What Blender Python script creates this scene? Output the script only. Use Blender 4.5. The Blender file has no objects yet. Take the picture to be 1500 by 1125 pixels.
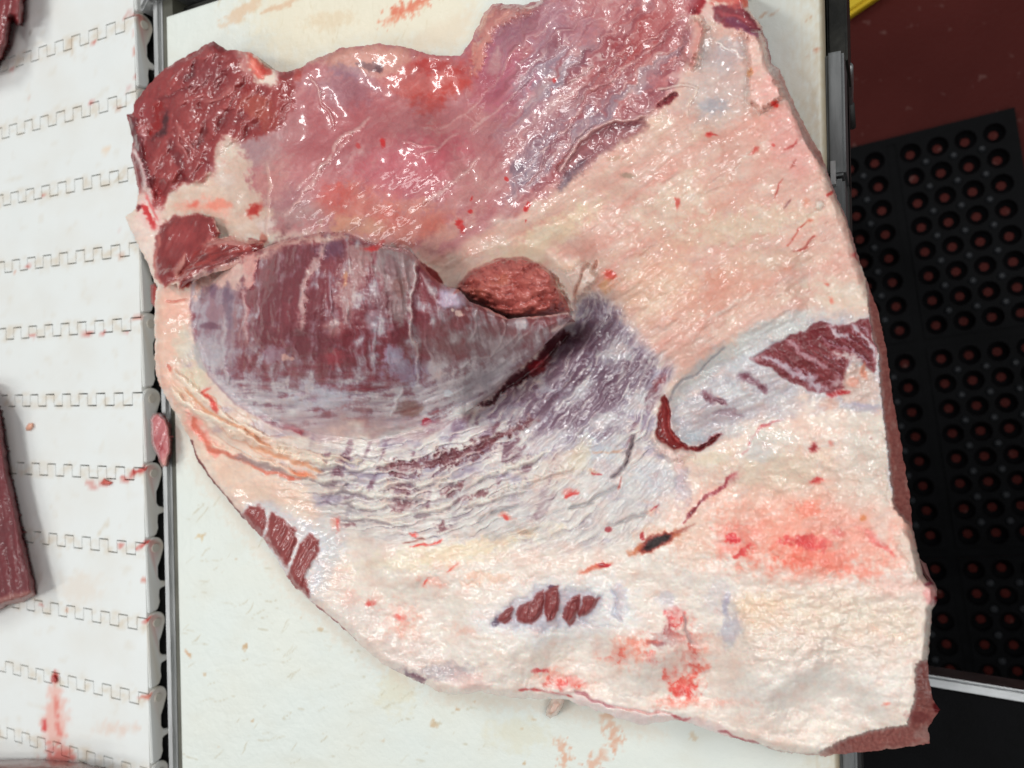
import bpy, math, numpy as np
from mathutils import Matrix, Vector

# ------------------------------------------------------------------ camera
SC = bpy.context.scene
F_PX, H_CAM = 1127.0, 0.355
TH, RO = math.radians(26.1), math.radians(1.2)
_d = np.array([-math.sin(TH), 0, -math.cos(TH)])
_r0 = np.array([math.cos(TH), 0, -math.sin(TH)]); _u0 = np.array([0, 1.0, 0])
_r = _r0*math.cos(RO) - _u0*math.sin(RO)
_u = _u0*math.cos(RO) + _r0*math.sin(RO)
CAM = np.array([0, 0, H_CAM])
cd = bpy.data.cameras.new('camera'); cam = bpy.data.objects.new('camera', cd)
SC.collection.objects.link(cam); SC.camera = cam
cd.sensor_width = 36; cd.lens = 36*F_PX/1500; cd.clip_start = 0.01; cd.clip_end = 50
cam.matrix_world = Matrix(((_r[0], _u[0], -_d[0], CAM[0]), (_r[1], _u[1], -_d[1], CAM[1]), (_r[2], _u[2], -_d[2], CAM[2]), (0, 0, 0, 1)))
cd.dof.use_dof = True; cd.dof.focus_distance = 0.36; cd.dof.aperture_fstop = 11.5

# ------------------------------------------------------------------ world and lamps (indoor ceiling tubes a to c; d to g added)
W = bpy.data.worlds.new('World'); SC.world = W; W.use_nodes = True
W.node_tree.nodes['Background'].inputs[0].default_value = (0.94, 0.97, 1.0, 1)
W.node_tree.nodes['Background'].inputs[1].default_value = 0.15
def area(name, loc, target, sx, sy, power, col):
    l = bpy.data.lights.new(name, 'AREA'); l.shape = 'RECTANGLE'; l.size = sx; l.size_y = sy
    l.energy = power; l.color = col
    o = bpy.data.objects.new(name, l); SC.collection.objects.link(o); o.location = loc
    o.rotation_euler = (Vector(target)-Vector(loc)).to_track_quat('-Z', 'Y').to_euler()
LC = (0.99, 1.0, 0.985)
for nm, loc, sx, sy, pw in (('a', (-2.1, -0.75, 1.9), 0.22, 1.0, 9), ('b', (-1.25, 1.3, 1.9), 0.22, 1.0, 16), ('c', (-0.75, -0.05, 1.9), 0.22, 0.8, 7.5), ('d', (0.9, -0.95, 1.8), 1.5, 0.22, 10),  # d is an added fill lamp, turned to light the stand's edge
                            ('e', (1.35, 0.8, 1.8), 1.2, 0.22, 18), ('f', (-1.5, 0.1, 1.9), 0.22, 1.0, 4.5), ('g', (-0.5, -1.5, 1.9), 1.0, 0.22, 2.5)):  # e is an added fill lamp, f and g added for more glints
    area('ceiling_and_added_lamp_'+nm, loc, (-0.25, 0, 0), sx, sy, pw, LC)
vs = SC.view_settings; vs.view_transform = 'Standard'; vs.look = 'None'; vs.exposure = 0; vs.gamma = 1

# ------------------------------------------------------------------ helpers
def plan(u, v, z):
    """measured photo position (1500 x 1125) -> point of the place at height z (metres)"""
    u = np.asarray(u, float); v = np.asarray(v, float)
    x = (u-750)/F_PX; y = -(v-562.5)/F_PX
    D = _d + x[..., None]*_r + y[..., None]*_u
    t = (np.asarray(z, float)-H_CAM)/D[..., 2]
    return CAM + D*t[..., None]
def lin(c):
    c = np.clip(np.asarray(c, float), 0, 1)
    return np.where(c <= 0.04045, c/12.92, ((c+0.055)/1.055)**2.4)
def L255(r, g, b): return tuple(lin(np.array([r, g, b])/255.0))
_rng = np.random.default_rng(7)
_perm = _rng.permutation(1024).astype(np.int32); _perm = np.concatenate([_perm, _perm])
_ang = _rng.random(1024)*2*np.pi
_gx = np.cos(_ang).astype(np.float32); _gy = np.sin(_ang).astype(np.float32)
def perlin(x, y, s=0):
    x = np.asarray(x, np.float32)+np.float32(s*17.31+100); y = np.asarray(y, np.float32)+np.float32(s*9.73+100)
    xf = np.floor(x); yf = np.floor(y); xi = xf.astype(np.int32) & 1023; yi = yf.astype(np.int32) & 1023
    x = x-xf; y = y-yf
    a = x*x*x*(x*(x*6-15)+10); b = y*y*y*(y*(y*6-15)+10)
    x1 = (xi+1) & 1023; y1 = (yi+1) & 1023
    p0 = _perm[xi]; p1 = _perm[x1]
    h = _perm[p0+yi]; n00 = _gx[h]*x+_gy[h]*y
    h = _perm[p1+yi]; n10 = _gx[h]*(x-1)+_gy[h]*y
    h = _perm[p0+y1]; n01 = _gx[h]*x+_gy[h]*(y-1)
    h = _perm[p1+y1]; n11 = _gx[h]*(x-1)+_gy[h]*(y-1)
    n0 = n00+a*(n10-n00); n1 = n01+a*(n11-n01)
    return (n0+b*(n1-n0))*1.5
def fbm(x, y, o=3, s=0, g=0.5):
    r = 0; a = 1.0; t = 0
    for i in range(o):
        r = r+a*perlin(x*2**i, y*2**i, s+i*3); t += a; a *= g
    return r/t*1.35
def ridge(x, y, o=3, s=0):
    r = 0; a = 1.0; t = 0
    for i in range(o):
        r = r+a*(1-np.abs(perlin(x*2**i, y*2**i, s+i*3))*1.6); t += a; a *= 0.5
    return np.clip(r/t, 0, 1)
def worley(x, y, s=0):
    x = np.asarray(x, np.float32)+100; y = np.asarray(y, np.float32)+100
    xi = np.floor(x).astype(np.int32); yi = np.floor(y).astype(np.int32)
    f1 = np.full(x.shape, 9, np.float32); f2 = f1.copy()
    for dx in (-1, 0, 1):
        for dy in (-1, 0, 1):
            cx = xi+dx; cy = yi+dy
            h = _perm[_perm[(cx+s*31) & 1023]+(cy & 1023)]
            px = cx+_ang[h].astype(np.float32)/6.2832; py = cy+_ang[(h*7+3) & 1023].astype(np.float32)/6.2832
            d = (px-x)**2+(py-y)**2
            f2 = np.minimum(f2, np.maximum(f1, d)); f1 = np.minimum(f1, d)
    return np.sqrt(f1), np.sqrt(f2)
def sst(a, b, x):
    t = np.clip((x-a)/(b-a), 0, 1); return t*t*(3-2*t)
def seg_d2(u, v, p, q):
    ex, ey = q[0]-p[0], q[1]-p[1]; L = ex*ex+ey*ey+1e-9
    t = np.clip(((u-p[0])*ex+(v-p[1])*ey)/L, 0, 1)
    return (u-p[0]-t*ex)**2+(v-p[1]-t*ey)**2, t
def sdf(u, v, poly):
    """signed distance, positive inside"""
    d = np.full(u.shape, 1e9, np.float32); ins = np.zeros(u.shape, bool); n = len(poly)
    for i in range(n):
        p, q = poly[i], poly[(i+1) % n]
        d = np.minimum(d, seg_d2(u, v, p, q)[0].astype(np.float32))
        if p[1] != q[1]:
            c = ((p[1] > v) != (q[1] > v)) & (u < (q[0]-p[0])*(v-p[1])/(q[1]-p[1])+p[0])
            ins ^= c
    d = np.sqrt(d); return np.where(ins, d, -d)
def line_d(u, v, pts):
    d = np.full(u.shape, 1e9, np.float32)
    for p, q in zip(pts[:-1], pts[1:]): d = np.minimum(d, seg_d2(u, v, p, q)[0].astype(np.float32))
    return np.sqrt(d)
def rot(u, v, deg, lu, lv):
    """coordinates stretched along a direction (deg, counter-clockwise as seen in the photo)"""
    a = math.radians(deg); c, s = math.cos(a), math.sin(a)
    return (u*c-v*s)/lu, (u*s+v*c)/lv

COL = SC.collection
def tag(o, label=None, cat=None, group=None, kind=None):
    if label: o['label'] = label
    if cat: o['category'] = cat
    if group: o['group'] = group
    if kind: o['kind'] = kind
    return o
def empty(name, loc, label=None, cat=None, group=None):
    o = bpy.data.objects.new(name, None); COL.objects.link(o); o.location = loc
    o.empty_display_size = 0.02
    return tag(o, label, cat, group)
def mesh_np(name, P, quads, mat, parent=None, cols=None, rgh=None, nrm=None, smooth=True):
    """one mesh object out of arrays: P (n,3), quads (m,4) or (m,3)"""
    me = bpy.data.meshes.new(name); P = np.asarray(P, np.float32); Q = np.asarray(quads, np.int32)
    if parent is not None: P = P-np.array(parent.location, np.float32)
    k = Q.shape[1]
    me.vertices.add(len(P)); me.vertices.foreach_set('co', P.ravel())
    me.loops.add(Q.size); me.loops.foreach_set('vertex_index', Q.ravel())
    me.polygons.add(len(Q)); me.polygons.foreach_set('loop_start', np.arange(0, Q.size, k, dtype=np.int32))
    me.polygons.foreach_set('use_smooth', np.full(len(Q), smooth))
    me.update(calc_edges=True)
    if cols is not None:
        a = me.color_attributes.new('Col', 'FLOAT_COLOR', 'POINT')
        c4 = np.ones((len(P), 4), np.float32); c4[:, :3] = lin(cols); a.data.foreach_set('color', c4.ravel())
    if rgh is not None:
        a = me.attributes.new('wet', 'FLOAT', 'POINT'); a.data.foreach_set('value', np.asarray(rgh, np.float32))
    me.validate()
    if nrm is not None: me.normals_split_custom_set_from_vertices(np.asarray(nrm, np.float32))
    me.materials.append(mat)
    o = bpy.data.objects.new(name, me); COL.objects.link(o)
    if parent is not None: o.parent = parent
    return o
class MB:
    """collects simple solids into one mesh"""
    def __init__(s): s.v = []; s.f = []
    def box(s, a, b):
        n = len(s.v); (x0, y0, z0), (x1, y1, z1) = a, b
        s.v += [(x, y, z) for z in (z0, z1) for x, y in ((x0, y0), (x1, y0), (x1, y1), (x0, y1))]
        s.f += [tuple(n+i for i in q) for q in ((3, 2, 1, 0), (4, 5, 6, 7), (0, 1, 5, 4), (1, 2, 6, 5), (2, 3, 7, 6), (3, 0, 4, 7))]; return s
    def prism(s, pts, axis, a0, a1):
        """polygon pts in the two other axes, pushed from a0 to a1 along axis (0,1,2)"""
        n = len(s.v); k = len(pts)
        for a in (a0, a1):
            for p, q in pts:
                s.v.append({0: (a, p, q), 1: (p, a, q), 2: (p, q, a)}[axis])
        s.f.append(tuple(n+i for i in range(k))[::-1]); s.f.append(tuple(n+k+i for i in range(k)))
        for i in range(k): j = (i+1) % k; s.f.append((n+i, n+j, n+k+j, n+k+i))
        return s
    def tube(s, pts, r, k=14, caps=True):
        pts = [Vector(p) for p in pts]; n = len(s.v); rs = r if isinstance(r, (list, tuple)) else [r]*len(pts)
        for i, p in enumerate(pts):
            t = (pts[min(i+1, len(pts)-1)]-pts[max(i-1, 0)]).normalized()
            up = Vector((0, 0, 1)) if abs(t.z) < 0.9 else Vector((1, 0, 0))
            a = t.cross(up).normalized(); b = t.cross(a)
            for j in range(k):
                w = 2*math.pi*j/k; s.v.append(tuple(p+rs[i]*(math.cos(w)*a+math.sin(w)*b)))
        for i in range(len(pts)-1):
            for j in range(k):
                m = (j+1) % k; s.f.append((n+i*k+j, n+i*k+m, n+(i+1)*k+m, n+(i+1)*k+j))
        if caps:
            s.f.append(tuple(n+j for j in range(k))[::-1]); s.f.append(tuple(n+(len(pts)-1)*k+j for j in range(k)))
        return s
    def build(s, name, mat, parent=None, bevel=0, smooth=False):
        me = bpy.data.meshes.new(name); off = Vector(parent.location) if parent else Vector()
        if parent and parent.parent: off += Vector(parent.parent.location)
        me.from_pydata([tuple(Vector(p)-off) for p in s.v], [], s.f); me.update()
        import bmesh
        bm = bmesh.new(); bm.from_mesh(me); bmesh.ops.recalc_face_normals(bm, faces=bm.faces)
        if bevel: bmesh.ops.bevel(bm, geom=[e for e in bm.edges if e.calc_face_angle(0) > 0.6], offset=bevel, segments=2, affect='EDGES', clamp_overlap=True)
        bm.to_mesh(me); bm.free()
        me.polygons.foreach_set('use_smooth', np.full(len(me.polygons), smooth))
        me.materials.append(mat)
        o = bpy.data.objects.new(name, me); COL.objects.link(o)
        if parent: o.parent = parent
        return o

# ------------------------------------------------------------------ materials
def nodes(name):
    m = bpy.data.materials.new(name); m.use_nodes = True; nt = m.node_tree
    return m, nt, nt.nodes['Principled BSDF']
def N(nt, t, **k):
    n = nt.nodes.new(t)
    for a, b in k.items(): setattr(n, a, b)
    return n
def noise(nt, scale, detail=3, rough=0.5, coord='Object'):
    tc = N(nt, 'ShaderNodeTexCoord'); n = N(nt, 'ShaderNodeTexNoise')
    n.inputs['Scale'].default_value = scale; n.inputs['Detail'].default_value = detail; n.inputs['Roughness'].default_value = rough
    nt.links.new(tc.outputs[coord], n.inputs['Vector']); return n
def flesh(name, bump=0.08, coat=1.0, sss=0.28, fine=900, spec=0.5, cb=0.6):
    m, nt, p = nodes(name); l = nt.links.new
    at = N(nt, 'ShaderNodeAttribute', attribute_name='Col'); wet = N(nt, 'ShaderNodeAttribute', attribute_name='wet')
    n1 = noise(nt, 420, 4, 0.6); n2 = noise(nt, fine, 3, 0.55); n3 = noise(nt, 160, 2)
    mr = N(nt, 'ShaderNodeMapRange'); mr.inputs[3].default_value = 0.95; mr.inputs[4].default_value = 1.05
    l(n1.outputs['Fac'], mr.inputs[0])
    mx = N(nt, 'ShaderNodeMix', data_type='RGBA', blend_type='MULTIPLY'); mx.inputs[0].default_value = 1
    l(at.outputs['Color'], mx.inputs[6]); l(mr.outputs[0], mx.inputs[7]); l(mx.outputs[2], p.inputs['Base Color'])
    b1 = N(nt, 'ShaderNodeBump'); b1.inputs['Strength'].default_value = bump; b1.inputs['Distance'].default_value = 0.0011
    b2 = N(nt, 'ShaderNodeBump'); b2.inputs['Strength'].default_value = bump*0.9; b2.inputs['Distance'].default_value = 0.0006
    l(n1.outputs['Fac'], b1.inputs['Height']); l(n2.outputs['Fac'], b2.inputs['Height']); l(b1.outputs[0], b2.inputs['Normal'])
    l(b2.outputs[0], p.inputs['Normal'])
    n4 = noise(nt, 125, 1, 0.3); b3 = N(nt, 'ShaderNodeBump'); b3.inputs['Strength'].default_value = cb; b3.inputs['Distance'].default_value = 0.0034
    n5 = noise(nt, 34, 3, 0.6); ms = N(nt, 'ShaderNodeMapRange'); ms.inputs[1].default_value = 0.46; ms.inputs[2].default_value = 0.62; ms.inputs[3].default_value = 0.12*cb; ms.inputs[4].default_value = cb
    l(n5.outputs['Fac'], ms.inputs[0]); l(ms.outputs[0], b3.inputs['Strength']); l(n4.outputs['Fac'], b3.inputs['Height']); l(b3.outputs[0], p.inputs['Coat Normal'])
    # wet 0 = matt, 1 = wet
    r = N(nt, 'ShaderNodeMapRange'); r.inputs[3].default_value = 0.60; r.inputs[4].default_value = 0.34
    l(wet.outputs['Fac'], r.inputs[0]); l(r.outputs[0], p.inputs['Roughness'])
    cw = N(nt, 'ShaderNodeMath', operation='MULTIPLY'); l(wet.outputs['Fac'], cw.inputs[0]); cw.inputs[1].default_value = coat
    l(cw.outputs[0], p.inputs['Coat Weight']); p.inputs['Coat Roughness'].default_value = 0.11; p.inputs['Coat IOR'].default_value = 1.55
    p.inputs['Specular IOR Level'].default_value = spec
    p.inputs['Subsurface Weight'].default_value = sss; p.inputs['Subsurface Radius'].default_value = (1, 0.35, 0.25); p.inputs['Subsurface Scale'].default_value = 0.0030
    return m
M_FAT = flesh('fat_and_membrane'); M_LEAN = flesh('lean_meat', bump=0.16, coat=1.0, sss=0.12, cb=0.55)
M_CUT = flesh('cut_meat', bump=0.5, coat=0.5, sss=0.08, fine=1400)
def plastic(name, rough=0.42, bump=0.12):
    m, nt, p = nodes(name); l = nt.links.new
    at = N(nt, 'ShaderNodeAttribute', attribute_name='Col'); l(at.outputs['Color'], p.inputs['Base Color'])
    n = noise(nt, 260, 5, 0.65); n2 = noise(nt, 35, 3)
    b = N(nt, 'ShaderNodeBump'); b.inputs['Strength'].default_value = bump; b.inputs['Distance'].default_value = 0.0012
    l(n.outputs['Fac'], b.inputs['Height']); l(b.outputs[0], p.inputs['Normal'])
    n6 = noise(nt, 75, 2, 0.5); b0 = N(nt, 'ShaderNodeBump'); b0.inputs['Strength'].default_value = bump*0.8; b0.inputs['Distance'].default_value = 0.0025
    l(n6.outputs['Fac'], b0.inputs['Height']); l(b0.outputs[0], b.inputs['Normal'])
    r = N(nt, 'ShaderNodeMapRange'); r.inputs[3].default_value = rough-0.14; r.inputs[4].default_value = rough+0.16
    l(n2.outputs['Fac'], r.inputs[0]); l(r.outputs[0], p.inputs['Roughness'])
    return m
M_BOARD = plastic('white_board_plastic', 0.40, 0.35); M_BELT = plastic('white_belt_plastic', 0.45, 0.10)
def simple(name, c1, c2, rough=0.5, metal=0.0, scale=30, bump=0.0, rvar=0.1, stretch=None):
    m, nt, p = nodes(name); l = nt.links.new
    n = noise(nt, scale, 5, 0.6)
    if stretch:
        mp = N(nt, 'ShaderNodeMapping'); mp.inputs['Scale'].default_value = stretch
        l(n.inputs['Vector'].links[0].from_socket, mp.inputs[0]); l(mp.outputs[0], n.inputs['Vector'])
    cr = N(nt, 'ShaderNodeValToRGB'); cr.color_ramp.elements[0].position = 0.35; cr.color_ramp.elements[1].position = 0.65
    cr.color_ramp.elements[0].color = (*c1, 1); cr.color_ramp.elements[1].color = (*c2, 1)
    l(n.outputs['Fac'], cr.inputs[0]); l(cr.outputs[0], p.inputs['Base Color'])
    r = N(nt, 'ShaderNodeMapRange'); r.inputs[3].default_value = rough-rvar; r.inputs[4].default_value = rough+rvar
    l(n.outputs['Fac'], r.inputs[0]); l(r.outputs[0], p.inputs['Roughness'])
    p.inputs['Metallic'].default_value = metal
    if bump:
        b = N(nt, 'ShaderNodeBump'); b.inputs['Strength'].default_value = bump; b.inputs['Distance'].default_value = 0.002
        n2 = noise(nt, scale*9, 4); l(n2.outputs['Fac'], b.inputs['Height']); l(b.outputs[0], p.inputs['Normal'])
    return m
M_STEEL = simple('brushed_steel', (0.40, 0.405, 0.405), (0.54, 0.545, 0.54), 0.48, 1.0, 60, 0.05, 0.08, (6, 0.6, 6))
M_DARKSTEEL = simple('dark_grimy_steel', (0.03, 0.03, 0.028), (0.07, 0.068, 0.06), 0.5, 0.6, 40, 0.1)
M_RUBBER = simple('black_rubber', (0.002, 0.002, 0.0026), (0.0045, 0.0046, 0.0056), 0.6, 0, 50, 0.15)
M_YELLOW = simple('yellow_plastic', (0.75, 0.50, 0.01), (0.85, 0.60, 0.015), 0.45, 0, 20)
M_DARK = simple('dark_underframe', (0.012, 0.012, 0.012), (0.03, 0.03, 0.028), 0.6, 0, 30)  # even near-black for parts below board and belt

# ------------------------------------------------------------------ painted stains and some shade, as vertex colour
class Paint:
    def __init__(s, u, v, base=(230, 215, 200)):
        s.u = np.asarray(u, np.float32); s.v = np.asarray(v, np.float32); n = s.u.size
        s.c = np.tile(np.array(base, np.float32)/255, (n, 1)); s.h = np.zeros(n, np.float32); s.w = np.full(n, 0.5, np.float32)
        s.n1 = fbm(s.u/26, s.v/26, 3, 1); s.n2 = fbm(s.u/9, s.v/9, 3, 11)
        s.n3 = fbm(s.u/3.6, s.v/3.6, 2, 17)
        s.wu = s.u+5*fbm(s.u/30, s.v/30, 2, 21); s.wv = s.v+5*fbm(s.u/30, s.v/30, 2, 27)
    def mix(s, m, col, idx=slice(None)):
        c = np.array(col, np.float32)/255; s.c[idx] += np.asarray(m)[:, None]*(c-s.c[idx])
    def sel(s, pts, mar):
        a = np.array(pts); return np.nonzero((s.u > a[:, 0].min()-mar) & (s.u < a[:, 0].max()+mar) & (s.v > a[:, 1].min()-mar) & (s.v < a[:, 1].max()+mar))[0]
    def B(s, poly, col, a=1, soft=6, rag=5, dh=0, wet=None, nz=None):
        i = s.sel(poly, soft+rag*2+6)
        if not i.size: return
        soft = soft*0.75; d = sdf(s.wu[i], s.wv[i], poly)+rag*(0.7*s.n1[i]+0.9*s.n2[i]+0.3*s.n3[i])
        m = sst(-soft, soft, d)
        if nz is not None: m = m*nz[i]
        if col is not None: s.mix(m*a, col, i)
        if dh: s.h[i] += m*dh
        if wet is not None: s.w[i] += m*(wet-s.w[i])
    def E(s, cu, cv, ru, rv, col, a=1, soft=0.5, rag=0.35, deg=0, dh=0, wet=None, nz=None):
        """ragged ellipse"""
        R = max(ru, rv)*(1.6+rag); i = s.sel([(cu-R, cv-R), (cu+R, cv+R)], 4)
        if not i.size: return
        t = math.radians(deg); x = s.wu[i]-cu; y = s.wv[i]-cv
        p = (x*math.cos(t)-y*math.sin(t))/ru; q = (x*math.sin(t)+y*math.cos(t))/rv
        soft = soft*0.72; k3 = 0.4 if R < 40 else 0.2; d = 1-np.sqrt(p*p+q*q)+1.25*rag*(0.7*s.n1[i]+0.8*s.n2[i]+k3*s.n3[i]); m = sst(-soft, soft, d)
        if nz is not None: m = m*nz[i]
        if col is not None: s.mix(m*a, col, i)
        if dh: s.h[i] += m*dh
        if wet is not None: s.w[i] += m*(wet-s.w[i])
    def S(s, pts, w, col, a=1, soft=None, rag=0.5, dh=0, warp=1, wet=None):
        """stroke along a line, w = half width, thinning to the ends"""
        soft = w*0.6+0.6 if soft is None else soft
        i = s.sel(pts, w*2+soft+8)
        if not i.size: return
        uu = s.wu[i] if warp else s.u[i]; vv = s.wv[i] if warp else s.v[i]
        d = line_d(uu, vv, pts); e0 = np.hypot(uu-pts[0][0], vv-pts[0][1]); e1 = np.hypot(uu-pts[-1][0], vv-pts[-1][1])
        tp = np.clip(np.minimum(e0, e1)/(2.2*w+3)+0.25, 0.3, 1)
        m = sst(-soft, soft, w*tp*(1+rag*(s.n2[i]*1.4+0.4*s.n3[i]))-d)
        if col is not None: s.mix(m*a, col, i)
        if dh: s.h[i] += m*dh
        if wet is not None: s.w[i] += m*(wet-s.w[i])
def uv_of(P):
    """the measuring position of points already placed in the room"""
    d = P-CAM; z = d@_d
    return 750+F_PX*(d@_r)/z, 562.5-F_PX*(d@_u)/z

# ------------------------------------------------------------------ floor
m, nt, p = nodes('red_floor_paint'); l = nt.links.new
n1 = noise(nt, 2.6, 6, 0.65); n2 = noise(nt, 140, 4, 0.6); n3 = noise(nt, 55, 2, 0.5)
cr = N(nt, 'ShaderNodeValToRGB'); cr.color_ramp.elements[0].position = 0.30; cr.color_ramp.elements[1].position = 0.72
cr.color_ramp.elements[0].color = (0.062, 0.0085, 0.007, 1); cr.color_ramp.elements[1].color = (0.100, 0.018, 0.015, 1)
l(n1.outputs['Fac'], cr.inputs[0])
sp = N(nt, 'ShaderNodeValToRGB'); sp.color_ramp.elements[0].position = 0.66; sp.color_ramp.elements[1].position = 0.74
sp.color_ramp.elements[0].color = (0, 0, 0, 1); sp.color_ramp.elements[1].color = (0.5, 0.5, 0.5, 1); l(n3.outputs['Fac'], sp.inputs[0])
mx = N(nt, 'ShaderNodeMix', data_type='RGBA'); l(sp.outputs[0], mx.inputs[0]); l(cr.outputs[0], mx.inputs[6]); mx.inputs[7].default_value = (0.20, 0.10, 0.09, 1)
l(mx.outputs[2], p.inputs['Base Color']); p.inputs['Roughness'].default_value = 0.5; p.inputs['Specular IOR Level'].default_value = 0.08
b = N(nt, 'ShaderNodeBump'); b.inputs['Strength'].default_value = 0.4; b.inputs['Distance'].default_value = 0.004; l(n2.outputs['Fac'], b.inputs['Height']); l(b.outputs[0], p.inputs['Normal'])
ZF = -0.90
fl = MB(); fl.v = [(-3, -3, ZF), (3, -3, ZF), (3, 3, ZF), (-3, 3, ZF)]; fl.f = [(0, 1, 2, 3)]
tag(fl.build('floor', m), kind='structure')

# ------------------------------------------------------------------ rubber drainage mat on the floor
ZM = ZF+0.013
h0 = plan(1456.5, 195, ZM); h3 = plan(1333.6, 224, ZM); h7 = plan(1370.6, 476, ZM)
ax = (h3-h0)/3; pit = float(np.hypot(ax[0], ax[1])); ax = ax/pit; ay = np.array([-ax[1], ax[0], 0])
if np.dot(ay, h7-h3) < 0: ay = -ay
pity = float(np.dot(h7-h3, ay))/7
print('mat pitch', pit, pity)
GAP = 1.36
def ticks(n, k, p):
    out = []; x = 0
    for i in range(n):
        out.append(x); x += p*(GAP if (i+1) % k == 0 else 1)
    return out
tx = ticks(9, 4, pit); ty = ticks(25, 8, pity)
mat = empty('rubber_floor_mat', tuple(h0+ax*tx[4]+ay*ty[12]-np.array([0, 0, 0.013])), 'black rubber drainage mat with round holes on the red floor', 'floor mat')
mb = MB(); K = 16
def mp(x, y, z): q = h0+ax*x+ay*y; return (float(q[0]), float(q[1]), float(z))
hp, hq = pit/2, pity/2
for x in tx:
    for y in ty:
        n = len(mb.v); zt = ZM
        ring = []
        for j in range(K):
            w = 2*math.pi*j/K; c, s_ = math.cos(w), math.sin(w); k_ = 1/max(abs(c), abs(s_))
            mb.v.append(mp(x+c*k_*hp, y+s_*k_*hq, zt)); mb.v.append(mp(x+c*0.40*pit, y+s_*0.40*pit, zt))
            mb.v.append(mp(x+c*0.33*pit, y+s_*0.33*pit, zt-0.007)); mb.v.append(mp(x+c*0.175*pit, y+s_*0.175*pit, ZF+0.001))
        for j in range(K):
            a_, b_ = n+4*j, n+4*((j+1) % K)
            for t in range(3): mb.f.append((a_+t, b_+t, b_+t+1, a_+t+1))
def rect(x0, x1, y0, y1, z):
    n = len(mb.v); mb.v.extend([mp(x0, y0, z), mp(x1, y0, z), mp(x1, y1, z), mp(x0, y1, z)]); mb.f.append((n, n+1, n+2, n+3))
xe = [(-hp-pit*0.30, -hp)]+[(tx[i]+hp, tx[i+1]-hp) for i in range(len(tx)-1) if tx[i+1]-tx[i] > pit*1.1]
ye = [(-hq-pity*0.30, -hq)]+[(ty[i]+hq, ty[i+1]-hq) for i in range(len(ty)-1) if ty[i+1]-ty[i] > pity*1.1]
X0, X1, Y0, Y1 = -hp-pit*0.3, tx[-1]+hp, -hq-pity*0.3, ty[-1]+hq
for a_, b_ in xe: rect(a_, b_, Y0, Y1, ZM-(0.0002 if a_ < 0 else 0.002))
for a_, b_ in ye: rect(X0, X1, a_, b_, ZM-(0.0005 if a_ < 0 else 0.0025))
n = len(mb.v)
for x, y in ((X0, Y0), (X1, Y0), (X1, Y1), (X0, Y1)): mb.v += [mp(x, y, ZM-0.0005), mp(x, y, ZF)]
for j in range(4): a_, b_ = n+2*j, n+2*((j+1) % 4); mb.f.append((a_, b_, b_+1, a_+1))
mb.build('mat_body', M_RUBBER, mat); M_RUBBER.node_tree.nodes['Principled BSDF'].inputs['Specular IOR Level'].default_value = 0.10
M_STUD = simple('worn_rubber_stud', (0.008, 0.009, 0.012), (0.022, 0.024, 0.03), 0.5, 0, 60)
sd = MB(); prof = [(0.15*pit, 0.0), (0.13*pit, 0.0035), (0.07*pit, 0.0050)]
for r_, z_ in prof:
    for j in range(10): w = 2*math.pi*j/10; sd.v.append((r_*math.cos(w), r_*math.sin(w), z_))
for t in range(2):
    for j in range(10): m_ = (j+1) % 10; sd.f.append((t*10+j, t*10+m_, t*10+10+m_, t*10+10+j))
sd.f.append(tuple(range(20, 30)))
me_st = bpy.data.meshes.new('stud'); me_st.from_pydata(sd.v, [], sd.f); me_st.update(); me_st.materials.append(M_STUD)
for i in range(len(tx)-1):
    for j in range(len(ty)-1):
        if tx[i+1]-tx[i] > pit*1.1 or ty[j+1]-ty[j] > pity*1.1: continue
        q = np.array(mp((tx[i]+tx[i+1])/2, (ty[j]+ty[j+1])/2, ZM))
        uu, vv = uv_of(q)
        if not (1230 < uu < 1560 and 120 < vv < 1090): continue
        o = bpy.data.objects.new('stud', me_st); COL.objects.link(o); o.parent = mat; o.location = Vector(q)-mat.location

# yellow bar lying on the floor
ya, yb = plan(1234, 23, -0.875), plan(1330, -43, -0.875)
yd = (yb-ya)/np.linalg.norm(yb-ya); yn = np.array([-yd[1], yd[0], 0])
ym = MB(); pr = [ya-yn*0.004, yb-yn*0.004, yb+yn*0.075, ya+yn*0.075]
ym.prism([(float(q[0]), float(q[1])) for q in pr], 2, ZF+0.001, -0.875)
tag(ym.build('yellow_board', M_YELLOW, bevel=0.006), 'yellow plastic bar end on the red floor at the top edge', 'plastic bar')

# ------------------------------------------------------------------ steel stand in the lower right corner
sa, sb = plan(1362, 1016, -0.30), plan(1500, 1029, -0.30)
ysh = float((sa[1]+sb[1])/2)
st = empty('steel_stand', (0.25, ysh-0.25, -0.9), 'dark steel stand with a bright rolled edge in the lower right corner', 'stand')
M_CHROME = simple('polished_steel', (0.5, 0.51, 0.52), (0.6, 0.61, 0.62), 0.36, 1.0, 60, 0, 0.05)
MB().prism([(-0.06, ysh+0.015), (-0.06, ysh+0.0065), (0.55, ysh-0.0165), (0.55, ysh-0.008)], 2, -0.325, -0.300).build('rolled_edge', M_CHROME, st, bevel=0.002)
sm = MB().prism([(-0.06, ysh+0.007), (-0.06, ysh-0.5), (0.55, ysh-0.5), (0.55, ysh-0.014)], 2, -0.318, -0.313); sm.build('top_sheet', M_RUBBER, st)
for x_ in (0.06, 0.50):
    for y_ in (ysh-0.22, ysh-0.46): MB().tube([(x_, y_, -0.9), (x_, y_, -0.318)], 0.015).build('leg', M_DARKSTEEL, st)

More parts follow.
